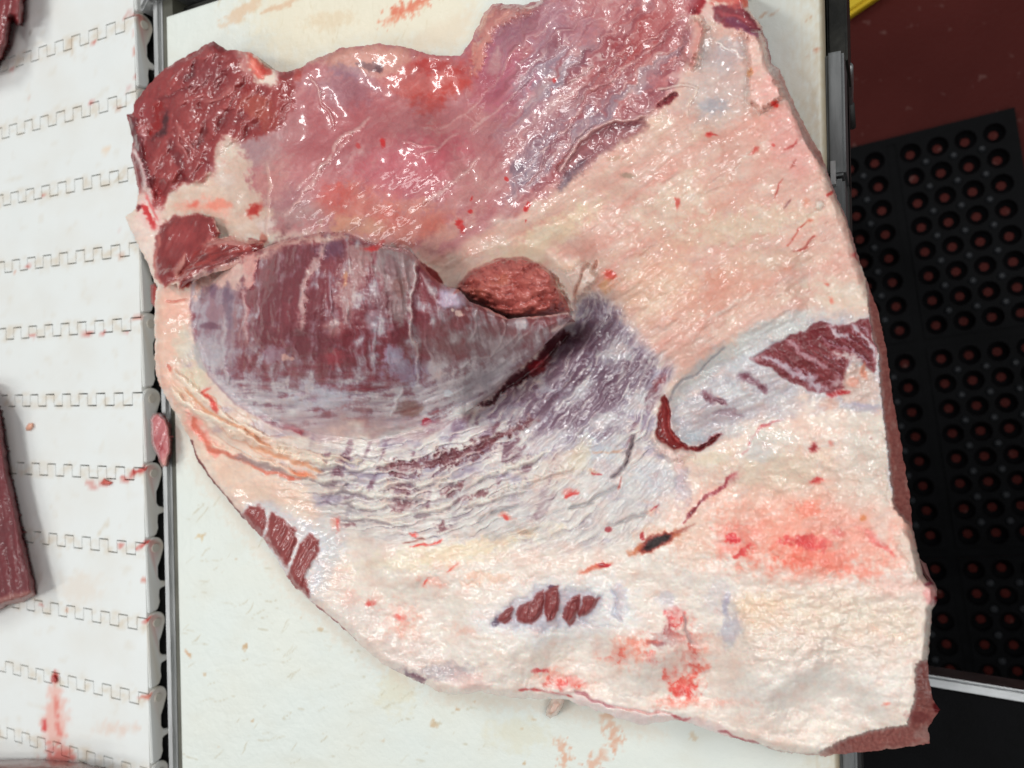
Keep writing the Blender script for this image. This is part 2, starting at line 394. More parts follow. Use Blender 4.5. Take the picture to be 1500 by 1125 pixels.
# ------------------------------------------------------------------ table: frame rails and cutting board
X_BL = float(plan(255.5, 700, 0)[0]); X_BR = float(plan(1207, 100, 0)[0]); Y_BT = float(plan(240, 23, 0)[1])
Y_BB = float(plan(600, 1260, 0)[1]); X_BELT = float(plan(208, 600, 0)[0])
print('board', X_BL, X_BR, Y_BT, Y_BB, 'belt', X_BELT)
M_DULL = simple('dull_steel', (0.14, 0.145, 0.148), (0.21, 0.215, 0.218), 0.5, 0.7, 60, 0.05, 0.08, (6, 0.6, 6))
M_OLIVE = simple('grimy_seal', (0.07, 0.068, 0.05), (0.12, 0.115, 0.09), 0.6, 0, 40)
fr = empty('table_frame', (-0.2, 0, -0.9), 'stainless steel table frame around the white cutting board', 'table')
def xat(u, z, v=600): return float(plan(u, v, z)[0])
zl = -0.004
rx0, rx1 = xat(235.5, zl, 700), xat(248, zl, 700)
MB().box((rx0, Y_BB-0.1, -0.045), (rx1, Y_BT+0.12, zl)).build('left_rail', M_STEEL, fr, bevel=0.0022)
MB().box((rx1+0.0003, Y_BB-0.1, -0.03), (X_BL-0.0003, Y_BT+0.10, -0.0065)).build('rail_seat', M_OLIVE, fr)
cy0 = Y_BT+0.004
MB().prism([(rx0-0.004, cy0+0.002), (rx0+0.004, cy0+0.0105), (X_BL+0.10, cy0+0.012), (X_BL+0.10, cy0+0.12), (rx0-0.004, cy0+0.12)], 2, -0.03, 0.002).build('corner_bracket', M_STEEL, fr, bevel=0.0015)
MB().box((X_BL-0.0004, Y_BT+0.001, -0.032), (X_BR, Y_BT+0.012, -0.016)).build('rear_ledge', M_DARKSTEEL, fr)
zr = -0.006
bx0 = X_BR+0.0002; bx1 = xat(1238.5, zr, 200); yk = float(plan(1225, 74, zr)[1]); yj = float(plan(1232, 258, zr)[1])
MB().box((bx0, yj+0.0006, -0.05), (bx1, yk, zr)).build('right_rail', M_DULL, fr, bevel=0.0012)
MB().box((bx0, Y_BB-0.1, -0.05), (bx1-0.0006, yj-0.0006, zr-0.0008)).build('right_rail', M_DULL, fr, bevel=0.0012)
MB().box((bx0, yk+0.0005, -0.06), (bx1+0.001, Y_BT+0.15, -0.022)).build('rail_end', M_DARKSTEEL, fr, bevel=0.001)
MB().prism([(yj-0.004, -0.002), (yj+0.006, -0.002), (yj+0.002, -0.0065), (yj-0.004, -0.0065)], 0, bx1-0.006, bx1-0.004).build('weld_tab', M_STEEL, fr)
MB().box((rx1, Y_BB-0.1, -0.06), (bx1, Y_BT+0.1, -0.034)).build('underframe', M_DARK, fr)
for x_ in (rx0+0.06, bx1-0.14):
    for y_ in (Y_BB-0.05, Y_BT+0.06): MB().box((x_-0.02, y_-0.02, -0.9), (x_+0.02, y_+0.02, -0.06)).build('leg', M_STEEL, fr)
la, lb = plan(1243.5, 97, -0.05), plan(1245.5, 152, -0.085)
mid = (la+lb)/2
MB().tube([tuple(la), tuple(la*0.5+mid*0.5), tuple(lb)], [0.0019, 0.0020, 0.0014], 12).build('latch_pin', M_STEEL, fr, smooth=True)
MB().tube([tuple(lb), tuple(lb+np.array([0.0004, -0.009, -0.012]))], [0.0020, 0.0018], 12).build('latch_tip', M_DARK, fr, smooth=True)
MB().box((bx1-0.001, float(mid[1])-0.012, -0.085), (float(mid[0])-0.0015, float(mid[1])+0.012, -0.075)).build('latch_bracket', M_DARK, fr)

# board: one solid with a painted top
def grid_solid(name, xs, ys, z0, z1, matl, paintf, parent=None, round_=0.002):
    X, Y = np.meshgrid(xs, ys); nx, ny = len(xs), len(ys)
    Z = np.full(X.shape, z1)
    e = np.minimum(np.minimum(X-xs[0], xs[-1]-X), np.minimum(Y-ys[0], ys[-1]-Y))
    Z = Z-round_*np.clip(1-e/round_, 0, 1)**2
    top = np.stack([X, Y, Z], -1).reshape(-1, 3)
    idx = np.arange(nx*ny).reshape(ny, nx)
    q = np.stack([idx[:-1, :-1], idx[:-1, 1:], idx[1:, 1:], idx[1:, :-1]], -1).reshape(-1, 4)
    lo = np.concatenate([idx[0, :], idx[1:, -1], idx[-1, -2::-1], idx[-2:0:-1, 0]])
    n0 = len(top); lower = top[lo].copy(); lower[:, 2] = z0; k = len(lo); j = np.arange(k); jn = (j+1) % k
    sk = np.stack([lo[j], n0+j, n0+jn, lo[jn]], -1)
    P = np.concatenate([top, lower]); uu, vv = uv_of(P)
    pt = paintf(uu, vv, P)
    return mesh_np(name, P, np.concatenate([q, sk]), matl, parent, cols=pt.c, rgh=pt.w)
def board_paint(u, v, P):
    p = Paint(u, v, (226, 231, 225))
    p.mix(np.clip(0.5*fbm(u/120, v/120, 3, 3)+0.25, 0, 1)*0.6, (232, 229, 214))
    p.mix(np.clip(0.8*fbm(u/60, v/45, 4, 5)-0.1, 0, 1)*0.4, (214, 208, 190))
    p.B([(330, -60), (720, -60), (700, 40), (660, 90), (560, 75), (420, 100), (380, 60)], (233, 222, 196), 0.8, 50, 25)
    p.E(360, 12, 40, 8, (222, 178, 140), 0.55, 0.7, 0.7, 35); p.E(480, 30, 30, 12, (222, 196, 160), 0.5, 0.8, 0.7)
    p.S([(383, 22), (420, 5), (450, -8)], 3, (215, 160, 120), 0.5, rag=1.2)
    p.S([(565, 32), (585, 18), (620, 2), (640, -10)], 7, (226, 120, 84), 0.75, rag=1.3); p.S([(568, 22), (600, 8), (625, -5)], 4, (216, 100, 66), 0.6, rag=1.3)
    p.B([(670, 70), (700, 20), (690, 10), (610, 50), (600, 75)], (222, 200, 174), 0.4, 16, 8)  # tan shade beside the overhanging meat, painted into the board colour
    # right margin of the board, cut wear
    e = sst(0.022, 0.0, X_BR-P[:, 0]); p.mix(e*np.clip(0.55+0.8*fbm(u/7, v/16, 3, 8), 0, 1)*0.55, (205, 184, 150))
    p.mix(sst(0.0025, 0.0, X_BR-P[:, 0])*0.7, (170, 152, 122))
    p.mix(sst(0.0016, 0.0, P[:, 0]-X_BL)*0.5, (200, 205, 198))
    for a, b_ in (((1110, 25), (1140, 17)), ((1180, 28), (1190, 20)), ((1192, 76), (1200, 70)), ((1180, 85), (1194, 80)), ((1116, 20), (1130, 20))):
        p.S([a, b_], 1.3, (196, 150, 116), 0.7)
    p.S([(1192, 77), (1200, 73)], 2.5, (205, 120, 86), 0.7)
    # stains below the meat
    p.S([(890, 1052), (897, 1068), (903, 1085), (898, 1092)], 8, (222, 160, 130), 0.75, rag=1.5)
    p.S([(885, 1105), (872, 1118), (868, 1130)], 9, (224, 162, 132), 0.65, rag=1.4); p.E(893, 1047, 10, 4, (205, 150, 115), 0.7)
    p.S([(822, 1088), (828, 1100), (826, 1122)], 6, (224, 160, 128), 0.7, rag=1.6); p.S([(812, 1090), (834, 1092)], 2, (220, 160, 130), 0.5)
    for c, r_, a in (((636, 1060), 7, 0.6), ((783, 1053), 4, 0.5), ((672, 1038), 2.5, 0.8), ((696, 1030), 2, 0.7), ((766, 1066), 2, 0.6), ((358, 950), 4, 0.8), ((281, 957), 3, 0.7), ((299, 988), 2.5, 0.6),
                     ((371, 1055), 2, 0.7), ((371, 1070), 2.2, 0.6), ((320, 1095), 2, 0.6), ((1012, 1078), 5, 0.4), ((767, 1117), 2, 0.7), ((300, 786), 4, 0.5), ((346, 820), 3, 0.4), ((470, 925), 3, 0.6), ((440, 905), 2, 0.4), ((560, 1085), 4, 0.3)):
        p.E(c[0], c[1], r_, r_*0.8, (200, 162, 118), a, 0.5, 0.8)
    p.E(580, 1010, 25, 30, (222, 214, 186), 0.5, 0.8, 0.6); p.E(760, 1075, 40, 20, (222, 214, 186), 0.4, 0.8, 0.6)
    p.S([(275, 952), (282, 962)], 1.8, (205, 140, 90), 0.8); p.S([(293, 783), (300, 788), (298, 795)], 1.5, (210, 175, 120), 0.7)
    p.S([(288, 788), (301, 786)], 1.2, (214, 180, 130), 0.6)
    for q in ([(255, 600), (290, 680), (345, 755), (440, 875), (520, 945), (600, 1000)], [(640, 1018), (720, 1024), (800, 1030), (880, 1050), (960, 1070)]): p.S(q, 11, (226, 206, 186), 0.45, soft=14, rag=1.0)
    rr = np.random.default_rng(5)
    for k in range(190):
        a = rr.random()*1.2-0.9; x0, y0 = rr.uniform(265, 700), rr.uniform(740, 1120); L_ = rr.uniform(6, 26)
        p.S([(x0, y0), (x0+L_*math.cos(a), y0+L_*math.sin(a))], 0.7, (196, 186, 160), rr.uniform(0.25, 0.75))
    for k in range(30):
        a = rr.uniform(-1.9, -1.2); x0, y0 = rr.uniform(300, 700), rr.uniform(0, 70); L_ = rr.uniform(6, 22)
        p.S([(x0, y0), (x0+L_*math.cos(a), y0+L_*math.sin(a))], 0.9, (208, 190, 155), rr.uniform(0.2, 0.5))
    return p
cb = grid_solid('cutting_board', np.linspace(X_BL, X_BR, 420), np.linspace(Y_BB, Y_BT, 430), -0.014, 0.0, M_BOARD, board_paint, None, 0.0022)
tag(cb, 'white plastic cutting board under the large slab of beef', 'cutting board')

# ------------------------------------------------------------------ modular conveyor belt
yj_ = [float(plan(208+(v-600)*0.0224, v+11, 0)[1]) for v in (21, 131, 465, 574, 684, 794, 905, 1013)]
kk = [0, 1, 4, 5, 6, 7, 8, 9]
PB = float(np.polyfit(kk, yj_, 1)[0]); YB0 = float(np.polyfit(kk, yj_, 1)[1])
print('belt pitch', PB, YB0)
PF = float(plan(166, 590, 0)[0]-plan(140, 590, 0)[0]); AMP = 0.0042; GE = 0.0009; GS = 0.00028
print('finger pitch', PF)
belt = empty('conveyor_belt', (X_BELT-0.1, YB0+5*PB, -0.02), 'white modular plastic conveyor belt with interlocking hinge teeth beside the table', 'conveyor belt')
def belt_paint(u, v, P):
    p = Paint(u, v, (230, 232, 230))
    p.mix(np.clip(0.7*fbm(u/70, v/70, 4, 33)+0.1, 0, 1)*0.5, (220, 214, 204))
    p.mix(np.clip(fbm(u/22, v/22, 3, 35)-0.35, 0, 1)*0.5, (206, 188, 164))
    ph = (P[:, 1]-YB0)/PB; f = np.abs(ph-np.round(ph))*abs(PB)
    dirt = sst(0.0085, 0.003, f)*np.clip(0.2+1.3*fbm(u/14, v/14, 3, 37), 0, 1)
    p.mix(dirt*0.42, (200, 174, 142))
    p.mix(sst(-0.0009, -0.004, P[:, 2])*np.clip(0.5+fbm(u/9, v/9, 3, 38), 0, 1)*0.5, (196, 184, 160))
    red = (196, 60, 48)
    p.E(80, 995, 4, 6, red, 0.9); p.B([(72, 1008), (90, 1005), (100, 1050), (95, 1092), (66, 1092), (62, 1060)], (234, 156, 140), 0.6, 9, 9)
    p.E(66, 1064, 4, 8, (206, 36, 34), 0.9); p.E(88, 1062, 4, 14, (218, 90, 80), 0.65, 0.6, 0.6); p.E(83, 1030, 5, 9, (220, 110, 96), 0.7, 0.6, 0.6); p.E(86, 1105, 16, 18, (214, 90, 80), 0.7, 0.6, 0.7)
    p.E(172, 1068, 22, 8, (226, 200, 186), 0.7, 0.8, 0.9); p.E(120, 860, 30, 20, (224, 208, 192), 0.5, 0.8, 0.6)
    for x, y, r_, a, c in ((154, 706, 6, 0.95, red), (182, 705, 4, 0.8, red), (128, 490, 6, 0.85, red), (152, 487, 3, 0.8, red), (185, 486, 4, 0.6, red), (46, 494, 4, 0.6, red), (42, 392, 4, 0.8, red), (20, 396, 3, 0.7, (210, 130, 100)),
                     (138, 62, 4, 0.85, red), (134, 152, 4, 0.7, red), (18, 102, 4, 0.7, red), (155, 218, 5, 0.6, (232, 190, 150)), (172, 340, 2.6, 0.9, red), (175, 262, 6, 0.6, (170, 140, 100)), (67, 289, 3, 0.7, red), (176, 376, 5, 0.6, (200, 140, 110)),
                     (133, 710, 7, 0.5, red), (175, 800, 5, 0.7, red), (172, 158, 5, 0.6, (190, 130, 100)), (44, 46, 2, 0.7, (120, 100, 90)), (64, 888, 3, 0.6, red), (97, 892, 4, 0.5, (210, 120, 80))):
        p.E(x, y, r_, r_*0.8, c, a*0.75, 0.6, 0.6)
    p.S([(192, 700), (198, 692), (212, 688), (224, 686)], 3, (190, 40, 34), 0.95); p.S([(200, 801), (212, 797), (220, 793)], 2.4, (196, 50, 40), 0.9)
    p.S([(206, 913), (216, 909), (222, 904)], 2.4, (196, 60, 50), 0.85); p.S([(206, 1024), (218, 1020), (224, 1014)], 2.2, (200, 90, 70), 0.8)
    p.S([(182, 26), (192, 20), (204, 20)], 2.2, (170, 50, 40), 0.9); p.S([(184, 136), (194, 131), (206, 128)], 2, (176, 40, 36), 0.9); p.S([(192, 470), (210, 466)], 2, (205, 120, 100), 0.7)
    p.E(201, 48, 5, 9, (206, 96, 80), 0.9); p.E(202, 76, 4, 7, (206, 110, 92), 0.8); p.E(203, 113, 5, 5, (190, 60, 48), 0.9); p.E(226, 922, 3, 4, (186, 40, 34), 0.9); p.E(217, 476, 3, 4, (190, 60, 46), 0.8); p.E(219, 716, 4, 8, (216, 130, 104), 0.7); p.E(212, 850, 3, 3, (206, 110, 90), 0.7)
    p.S([(103, 70), (107, 52), (104, 82)], 2, (198, 170, 140), 0.6); p.S([(146, 780), (152, 772), (162, 762)], 1.2, (200, 180, 150), 0.7); p.S([(42, 145), (44, 138)], 2, (200, 140, 120), 0.5)
    return p
x_lo = X_BELT-0.0001-PF*17
cell = PF/2
for r in range(-1, 12):
    # plan outline of the top plate: a row runs from hinge r (top) to hinge r+1
    yt, yb = YB0+PB*r, YB0+PB*(r+1)
    dx = np.unique(np.concatenate([np.linspace(a+GS/2 if e0 else a, b, 4) for a, b, e0 in [(0, 1, 0)]]))
    xs = []; typ = []
    nb = 34
    for k in range(nb):                       # half-periods counted from the free edge: even = this row's finger at its top hinge
        a, b_ = X_BELT-(k+1)*cell, X_BELT-k*cell
        xs.append((a+GS, b_-(GS if k else 0), k % 2 == 0)); typ.append(k)
    V = []; Fq = []; vid = {}
    def vert(x, y, z):
        key = (round(x*1e6), round(y*1e6), round(z*1e6))
        if key not in vid: vid[key] = len(V); V.append((x, y, z))
        return vid[key]
    top_ = 0.0; bot = -0.0075
    cols_ = []
    for a, b_, up in reversed(xs):
        if up: cols_.append((a, b_, yt+AMP-GE*0.5, yb+AMP+GE*0.5))
        else: cols_.append((a, b_, yt-AMP-GE*0.5, yb-AMP+GE*0.5))
    ysd = np.linspace(0, 1, 15)
    core_t, core_b = yt-AMP-GE*0.5, yb+AMP+GE*0.5
    yc = list(np.linspace(core_t, core_b, 14))
    def patch(a, b_, y0, y1, nx, ny):
        gx_ = np.linspace(a, b_, nx+1); gy_ = np.linspace(y0, y1, ny+1)
        for i in range(nx):
            for j in range(ny):
                Fq.append((vert(gx_[i], gy_[j+1], top_), vert(gx_[i+1], gy_[j+1], top_), vert(gx_[i+1], gy_[j], top_), vert(gx_[i], gy_[j], top_)))
    # core strip with column lines at every finger border
    gxs = sorted(set([round(x, 7) for c in cols_ for x in (c[0], (c[0]*2+c[1])/3, (c[0]+2*c[1])/3, c[1])]))
    for i in range(len(gxs)-1):
        for j in range(len(yc)-1):
            Fq.append((vert(gxs[i], yc[j+1], top_), vert(gxs[i+1], yc[j+1], top_), vert(gxs[i+1], yc[j], top_), vert(gxs[i], yc[j], top_)))
    for a, b_, y0, y1 in cols_:
        g3 = [round(x, 7) for x in (a, (a*2+b_)/3, (a+2*b_)/3, b_)]
        for (ya_, yb_) in ((y0, core_t), (core_b, y1)):
            if abs(ya_-yb_) < 1e-6: continue
            yy = np.linspace(ya_, yb_, 5)
            for i in range(3):
                for j in range(4):
                    Fq.append((vert(g3[i], yy[j+1], top_), vert(g3[i+1], yy[j+1], top_), vert(g3[i+1], yy[j], top_), vert(g3[i], yy[j], top_)))
    # side walls along every open border, with a tiny rounded lip
    from collections import Counter
    ec = Counter(); ed = {}
    for q in Fq:
        for i in range(4):
            a, b_ = q[i], q[(i+1) % 4]; key = (min(a, b_), max(a, b_)); ec[key] += 1; ed[key] = (a, b_)
    lowv = {}
    nV = len(V)
    for key, c in ec.items():
        if c == 1:
            a, b_ = ed[key]; ids = []
            for t in (a, b_):
                if t not in lowv: lowv[t] = (len(V), len(V)+1); x, y, z = V[t]; V.append((x, y, z-0.0004)); V.append((x, y, bot))
                ids.append(lowv[t])
            Fq.append((b_, a, ids[0][0], ids[1][0])); Fq.append((ids[1][0], ids[0][0], ids[0][1], ids[1][1]))
    P = np.array(V); uu, vv = uv_of(P); pt = belt_paint(uu, vv, P)
    lk = mesh_np('belt_link', P, Fq, M_BELT, belt, cols=pt.c, rgh=pt.w, smooth=False)
    # end plate with the hinge eye and its peg, standing out at the free edge
    e = []; R_ = 0.0072; cz = -0.0062
    for j in range(15):
        w = math.radians(80+j*(200/14)); e.append((yt-math.cos(w)*-R_*1.0*(-1)*(-1), cz+math.sin(w)*R_))
    e = [(yt+R_*math.cos(math.radians(a)), cz+R_*math.sin(math.radians(a))) for a in np.linspace(75, 285, 16)][::1]
    e = [(yt-(q[0]-yt), q[1]) for q in e]       # bulge towards the previous row
    ym_ = (yt+yb)/2
    lower = [(yt-0.009, -0.0105), (yt-0.013, -0.0085), (ym_+0.0045, -0.0085), (ym_+0.0022, -0.0105), (ym_+0.0012, -0.0142), (ym_-0.0024, -0.0142), (ym_-0.003, -0.0095), (ym_-0.008, -0.009), (yb+0.013, -0.0095), (yb+0.0085, -0.0075), (yb+0.0078, -0.0005)]
    pts = e+lower
    mbk = MB().prism(pts, 0, X_BELT+0.0001, X_BELT+0.0022)
    P = np.array(mbk.v); uu, vv = uv_of(P); pt = belt_paint(uu, vv, P)
    ob = mbk.build('hinge_plate', M_BELT, None, bevel=0.0006); ob.parent = lk; ob.matrix_parent_inverse = Matrix.Translation(-belt.location)
    P = np.zeros(len(ob.data.vertices)*3); ob.data.vertices.foreach_get('co', P); P = P.reshape(-1, 3); uu, vv = uv_of(P); pt = belt_paint(uu, vv, P)
    at_ = ob.data.color_attributes.new('Col', 'FLOAT_COLOR', 'POINT'); c4 = np.ones((len(P), 4), np.float32); c4[:, :3] = lin(pt.c); at_.data.foreach_set('color', c4.ravel())
    pin = MB().tube([(X_BELT+0.0015, yt, cz), (X_BELT+0.0030, yt, cz)], [0.0032, 0.0028], 14)
    pn = pin.build('hinge_pin', M_BELT, None); pn.parent = lk; pn.matrix_parent_inverse = Matrix.Translation(-belt.location)
    at_ = pn.data.color_attributes.new('Col', 'FLOAT_COLOR', 'POINT'); at_.data.foreach_set('color', np.tile(np.array([0.62, 0.58, 0.5, 1], np.float32), len(pn.data.vertices)))
# frame under the belt, dark
cf = empty('belt_bed', (X_BELT-0.15, 0, -0.9), 'dark conveyor bed below the white belt', 'conveyor')
MB().box((X_BELT-0.42, Y_BB-0.1, -0.05), (rx0-0.0005, Y_BT+0.15, -0.030)).build('bed_plate', M_DARK, cf)
MB().box((X_BELT-0.42, Y_BB-0.1, -0.0295), (X_BELT-0.012, Y_BT+0.15, -0.0135)).build('wear_strip', M_DARK, cf)
for x_ in (X_BELT-0.38, X_BELT-0.03):
    for y_ in (-0.3, 0.3): MB().box((x_-0.02, y_-0.02, -0.9), (x_+0.02, y_+0.02, -0.05)).build('leg', M_DARKSTEEL, cf)

# ------------------------------------------------------------------ the slab of beef: outlines
OUT = [(774, 6), (790, 0), (815, -70), (1085, -70), (1096, 8), (1104, 22), (1116, 38), (1120, 52), (1125, 62), (1130, 92), (1142, 102), (1152, 124), (1160, 144), (1172, 170), (1184, 194), (1202, 222), (1218, 268), (1240, 320), (1256, 372), (1270, 413), (1287, 457), (1294, 491), (1302, 537), (1311, 601), (1321, 655), (1328, 697), (1333, 732), (1337, 777), (1346, 813), (1352, 842), (1359, 850), (1371, 856), (1374, 879), (1365, 895), (1363, 932), (1359, 965), (1361, 997), (1367, 1026), (1377, 1040), (1368, 1052), (1359, 1067), (1363, 1089), (1301, 1098), (1252, 1102), (1207, 1108), (1146, 1102), (1113, 1091), (1058, 1077), (1006, 1058), (985, 1054), (942, 1063), (913, 1054), (855, 1034), (819, 1022), (801, 1025), (762, 1023), (722, 1018), (704, 1013), (668, 1018), (643, 1013), (614, 1000), (592, 989), (560, 973), (532, 948), (495, 914), (457, 883), (429, 858), (414, 833), (386, 790), (355, 759), (333, 731), (311, 706), (286, 668), (280, 647), (249, 593), (228, 551), (226, 497), (227, 433), (229, 420), (216, 385), (203, 362), (183, 318), (198, 306), (204, 281), (192, 231), (195, 205), (185, 167), (194, 166), (196, 153), (220, 121), (242, 100), (284, 75), (313, 59), (331, 73), (366, 76), (380, 84), (387, 98), (419, 107), (441, 98), (464, 85), (501, 70), (553, 64), (594, 68), (630, 80), (674, 82), (690, 60), (698, 40), (710, 18), (722, 6)]
TOPR = [(1120, 52), (1128, 94), (1138, 114), (1149, 136), (1160, 158), (1170, 184), (1182, 212), (1190, 224), (1209, 249), (1220, 280), (1240, 324), (1255, 378), (1268, 399), (1273, 456), (1281, 500), (1289, 520), (1289, 547), (1293, 595), (1301, 662), (1304, 697), (1310, 744), (1330, 768), (1337, 777)]
i0, i1 = OUT.index((1120, 52)), OUT.index((1337, 777)); j0, j1 = OUT.index((1359, 965)), OUT.index((1207, 1108))
TOP = OUT[:i0]+TOPR+OUT[i1+1:j0+1]+[(1342, 973), (1340, 1026), (1330, 1062), (1277, 1070), (1236, 1083), (1199, 1104)]+OUT[j1+1:]
FLAP = [(283, 404), (300, 398), (340, 386), (354, 378), (358, 371), (372, 369), (395, 360), (430, 348), (470, 341), (505, 341), (522, 347), (545, 356), (575, 362), (600, 366), (613, 380), (630, 402), (652, 420), (672, 424), (688, 441), (715, 452), (745, 467), (775, 464), (805, 462), (833, 457), (837, 466), (826, 478), (800, 503), (772, 530), (745, 553), (722, 577), (700, 592), (660, 618), (620, 645), (540, 655), (460, 645), (400, 625), (345, 592), (305, 550), (285, 500), (278, 450)]
FL_BLEND = [(722, 600), (660, 622), (620, 648), (540, 662), (460, 652), (400, 632), (340, 597), (298, 555), (276, 500), (268, 445), (276, 400)]
STUMP = [(664, 428), (676, 408), (690, 397), (705, 388), (735, 378), (765, 377), (790, 384), (808, 400), (820, 425), (834, 455), (838, 470), (790, 482), (740, 482), (700, 462)]
KNOB = [(226, 352), (236, 330), (258, 317), (290, 313), (312, 320), (322, 340), (316, 362), (290, 385), (262, 412), (240, 422), (228, 405)]
STRIP = [(258, 408), (280, 378), (300, 356), (330, 346), (365, 350), (386, 354), (388, 370), (360, 388), (320, 398), (285, 410), (262, 424)]
HC = [(300, 150, 26), (250, 230, 26), (200, 180, 18), (210, 300, 16), (450, 150, 28), (560, 100, 20), (650, 110, 13), (700, 80, 22), (600, 250, 36), (750, 100, 38), (850, 40, 42), (1000, 30, 40), (1080, 60, 36), (780, 220, 42), (900, 200, 40), (1000, 250, 46), (1100, 150, 38), (1150, 220, 40), (1150, 300, 44), (1230, 400, 42), (900, 340, 52), (700, 370, 46), (560, 340, 38), (450, 290, 36), (330, 330, 24), (260, 350, 16), (850, 405, 58), (900, 480, 48), (1000, 450, 52), (1100, 420, 50), (1250, 520, 45), (1150, 560, 43), (1050, 600, 40), (930, 600, 47), (850, 620, 45), (760, 560, 36), (830, 500, 40), (700, 650, 46), (500, 650, 44), (350, 600, 36), (260, 520, 30), (245, 440, 34), (400, 500, 34), (550, 500, 36), (400, 720, 34), (600, 800, 42), (800, 800, 46), (1000, 780, 52), (1150, 780, 58), (1300, 800, 54), (1300, 960, 49), (1150, 960, 53), (950, 930, 46), (750, 900, 44), (600, 930, 32), (480, 830, 28), (380, 740, 24), (300, 660, 20), (1000, 1030, 30), (1200, 1060, 36), (850, 1000, 28)]
def macro(u, v):
    num = np.zeros(u.shape, np.float32); den = np.full(u.shape, 1e-9, np.float32)
    for a, b, h in HC:
        w = 1/(((u-a)**2+(v-b)**2)/3600+0.25)**2; num += w*h; den += w
    return num/den

# ------------------------------------------------------------------ colour and fine relief of the meat
def grow(poly, tol=15, by=30):
    a = np.array(poly, float); d = sdf(a[:, 0], a[:, 1], OUT); e = 2.0
    gx = sdf(a[:, 0]+e, a[:, 1], OUT)-sdf(a[:, 0]-e, a[:, 1], OUT); gy = sdf(a[:, 0], a[:, 1]+e, OUT)-sdf(a[:, 0], a[:, 1]-e, OUT)
    g = np.hypot(gx, gy)+1e-6; k = (d < tol)*by
    return [(float(x), float(y)) for x, y in zip(a[:, 0]-gx/g*k, a[:, 1]-gy/g*k)]
def meat_paint(u, v):
    p = Paint(u, v, (229, 213, 201)); u, v = p.u, p.v; p.w[:] = 0.5
    B, E, S, mix = p.B, p.E, p.S, p.mix
    n1, n2 = p.n1, p.n2
    big = fbm(u/110, v/90, 3, 40); med = fbm(u/40, v/34, 4, 44); fine = fbm(u/7, v/7, 3, 48)
    f1, f2 = worley(u/13+0.3*n1, v/11+0.3*n2, 3); cell = np.clip(f2-f1, 0, 1)
    f1b, f2b = worley(u/27+0.4*n1, v/20+0.4*n2, 9); cellb = np.clip(f2b-f1b, 0, 1)
    dome = np.clip(1-(f1/0.85)**2, 0, 1); domeb = np.clip(1-(f1b/0.85)**2, 0, 1)
    # ---- fat everywhere: cream to pink
    mix(np.clip(0.35+0.9*big, 0, 1)*0.6, (226, 196, 182)); mix(np.clip(0.9*med-0.05, 0, 1)*0.5, (238, 228, 212))
    mix(np.clip(0.9*fbm(u/60, v/50, 4, 52)-0.12, 0, 1)*0.4, (216, 174, 158))
    # ---- upper right fat: pinker, duller, drawn up to the right
    su, sv = rot(u, v, 33, 120, 26); st1 = fbm(su, sv, 4, 60); su, sv = rot(u, v, 36, 40, 9); st2 = fbm(su, sv, 3, 64)
    UR = [(560, 360), (700, 340), (860, 250), (1000, 120), (1060, 20), (1120, 40), (1280, 440), (1180, 455), (1080, 480), (985, 555), (930, 520), (890, 440), (840, 400), (760, 372), (650, 395)]
    m = sst(-40, 30, sdf(p.wu, p.wv, UR))
    mix(m*0.85, (216, 183, 169)); mix(m*np.clip(0.15+1.1*st1+0.4*st2, 0, 1)*0.75, (212, 157, 144)); mix(m*np.clip(-0.2-1.1*st1+0.7*med, 0, 1)*0.75, (222, 205, 184))
    p.c *= (1-m[:, None]*np.array([0.015, 0.04, 0.035], np.float32)); mix(m*np.clip(st2-0.25, 0, 1)*0.5, (228, 206, 192)); mix(m*np.clip(fbm(u/18, v/14, 3, 67)-0.3, 0, 1)*0.5, (192, 128, 112))
    p.h += m*(1.0*st1+0.45*st2+0.3*dome)
    E(1010, 330, 80, 45, (207, 160, 142), 0.5, 0.8, 0.6, 25); E(1050, 430, 70, 30, (206, 150, 132), 0.55, 0.8, 0.6, 30); E(985, 300, 50, 30, (222, 208, 190), 0.6, 0.8, 0.6, 30)
    E(1095, 330, 90, 22, (216, 202, 180), 0.6, 0.8, 0.5, 10); E(1120, 380, 60, 16, (214, 196, 176), 0.5, 0.8, 0.5); E(780, 360, 110, 22, (222, 204, 178), 0.75, 0.7, 0.4, 32); E(960, 420, 60, 40, (224, 190, 166), 0.6, 0.8, 0.5, 30)
    E(1160, 210, 28, 60, (216, 160, 154), 0.65, 0.7, 0.3, 20); E(1150, 90, 40, 40, (222, 190, 180), 0.5, 0.7, 0.4)
    E(1090, 420, 40, 40, (212, 170, 152), 0.4); E(1230, 430, 45, 25, (218, 204, 188), 0.7, 0.7, 0.5); E(1245, 360, 18, 40, (214, 178, 166), 0.6)
    # ---- pale tissue, upper right
    GT = [(1030, 45), (1070, 50), (1095, 80), (1100, 130), (1090, 165), (1060, 180), (1020, 180), (1000, 150), (1015, 100)]
    B(GT, (198, 184, 180), 0.7, 22, 12, wet=0.8); E(1060, 80, 34, 22, (182, 172, 176), 0.55, 0.7, 0.5, wet=1); E(1045, 155, 24, 10, (164, 164, 172), 0.7, 0.7, 0.6); E(1030, 120, 16, 30, (208, 186, 180), 0.5)
    S([(1055, 60), (1070, 72), (1085, 84), (1098, 82)], 1.6, (226, 214, 208), 0.9, dh=0.5); S([(1066, 70), (1060, 62), (1050, 58)], 1.2, (230, 220, 214), 0.9, dh=0.4); S([(1008, 170), (1012, 140), (1020, 122)], 1.8, (222, 200, 186), 0.8, dh=0.6)
    RID = [(1090, 48), (1108, 46), (1122, 60), (1128, 92), (1136, 112), (1148, 140), (1140, 150), (1112, 165), (1100, 150), (1098, 110), (1096, 82)]
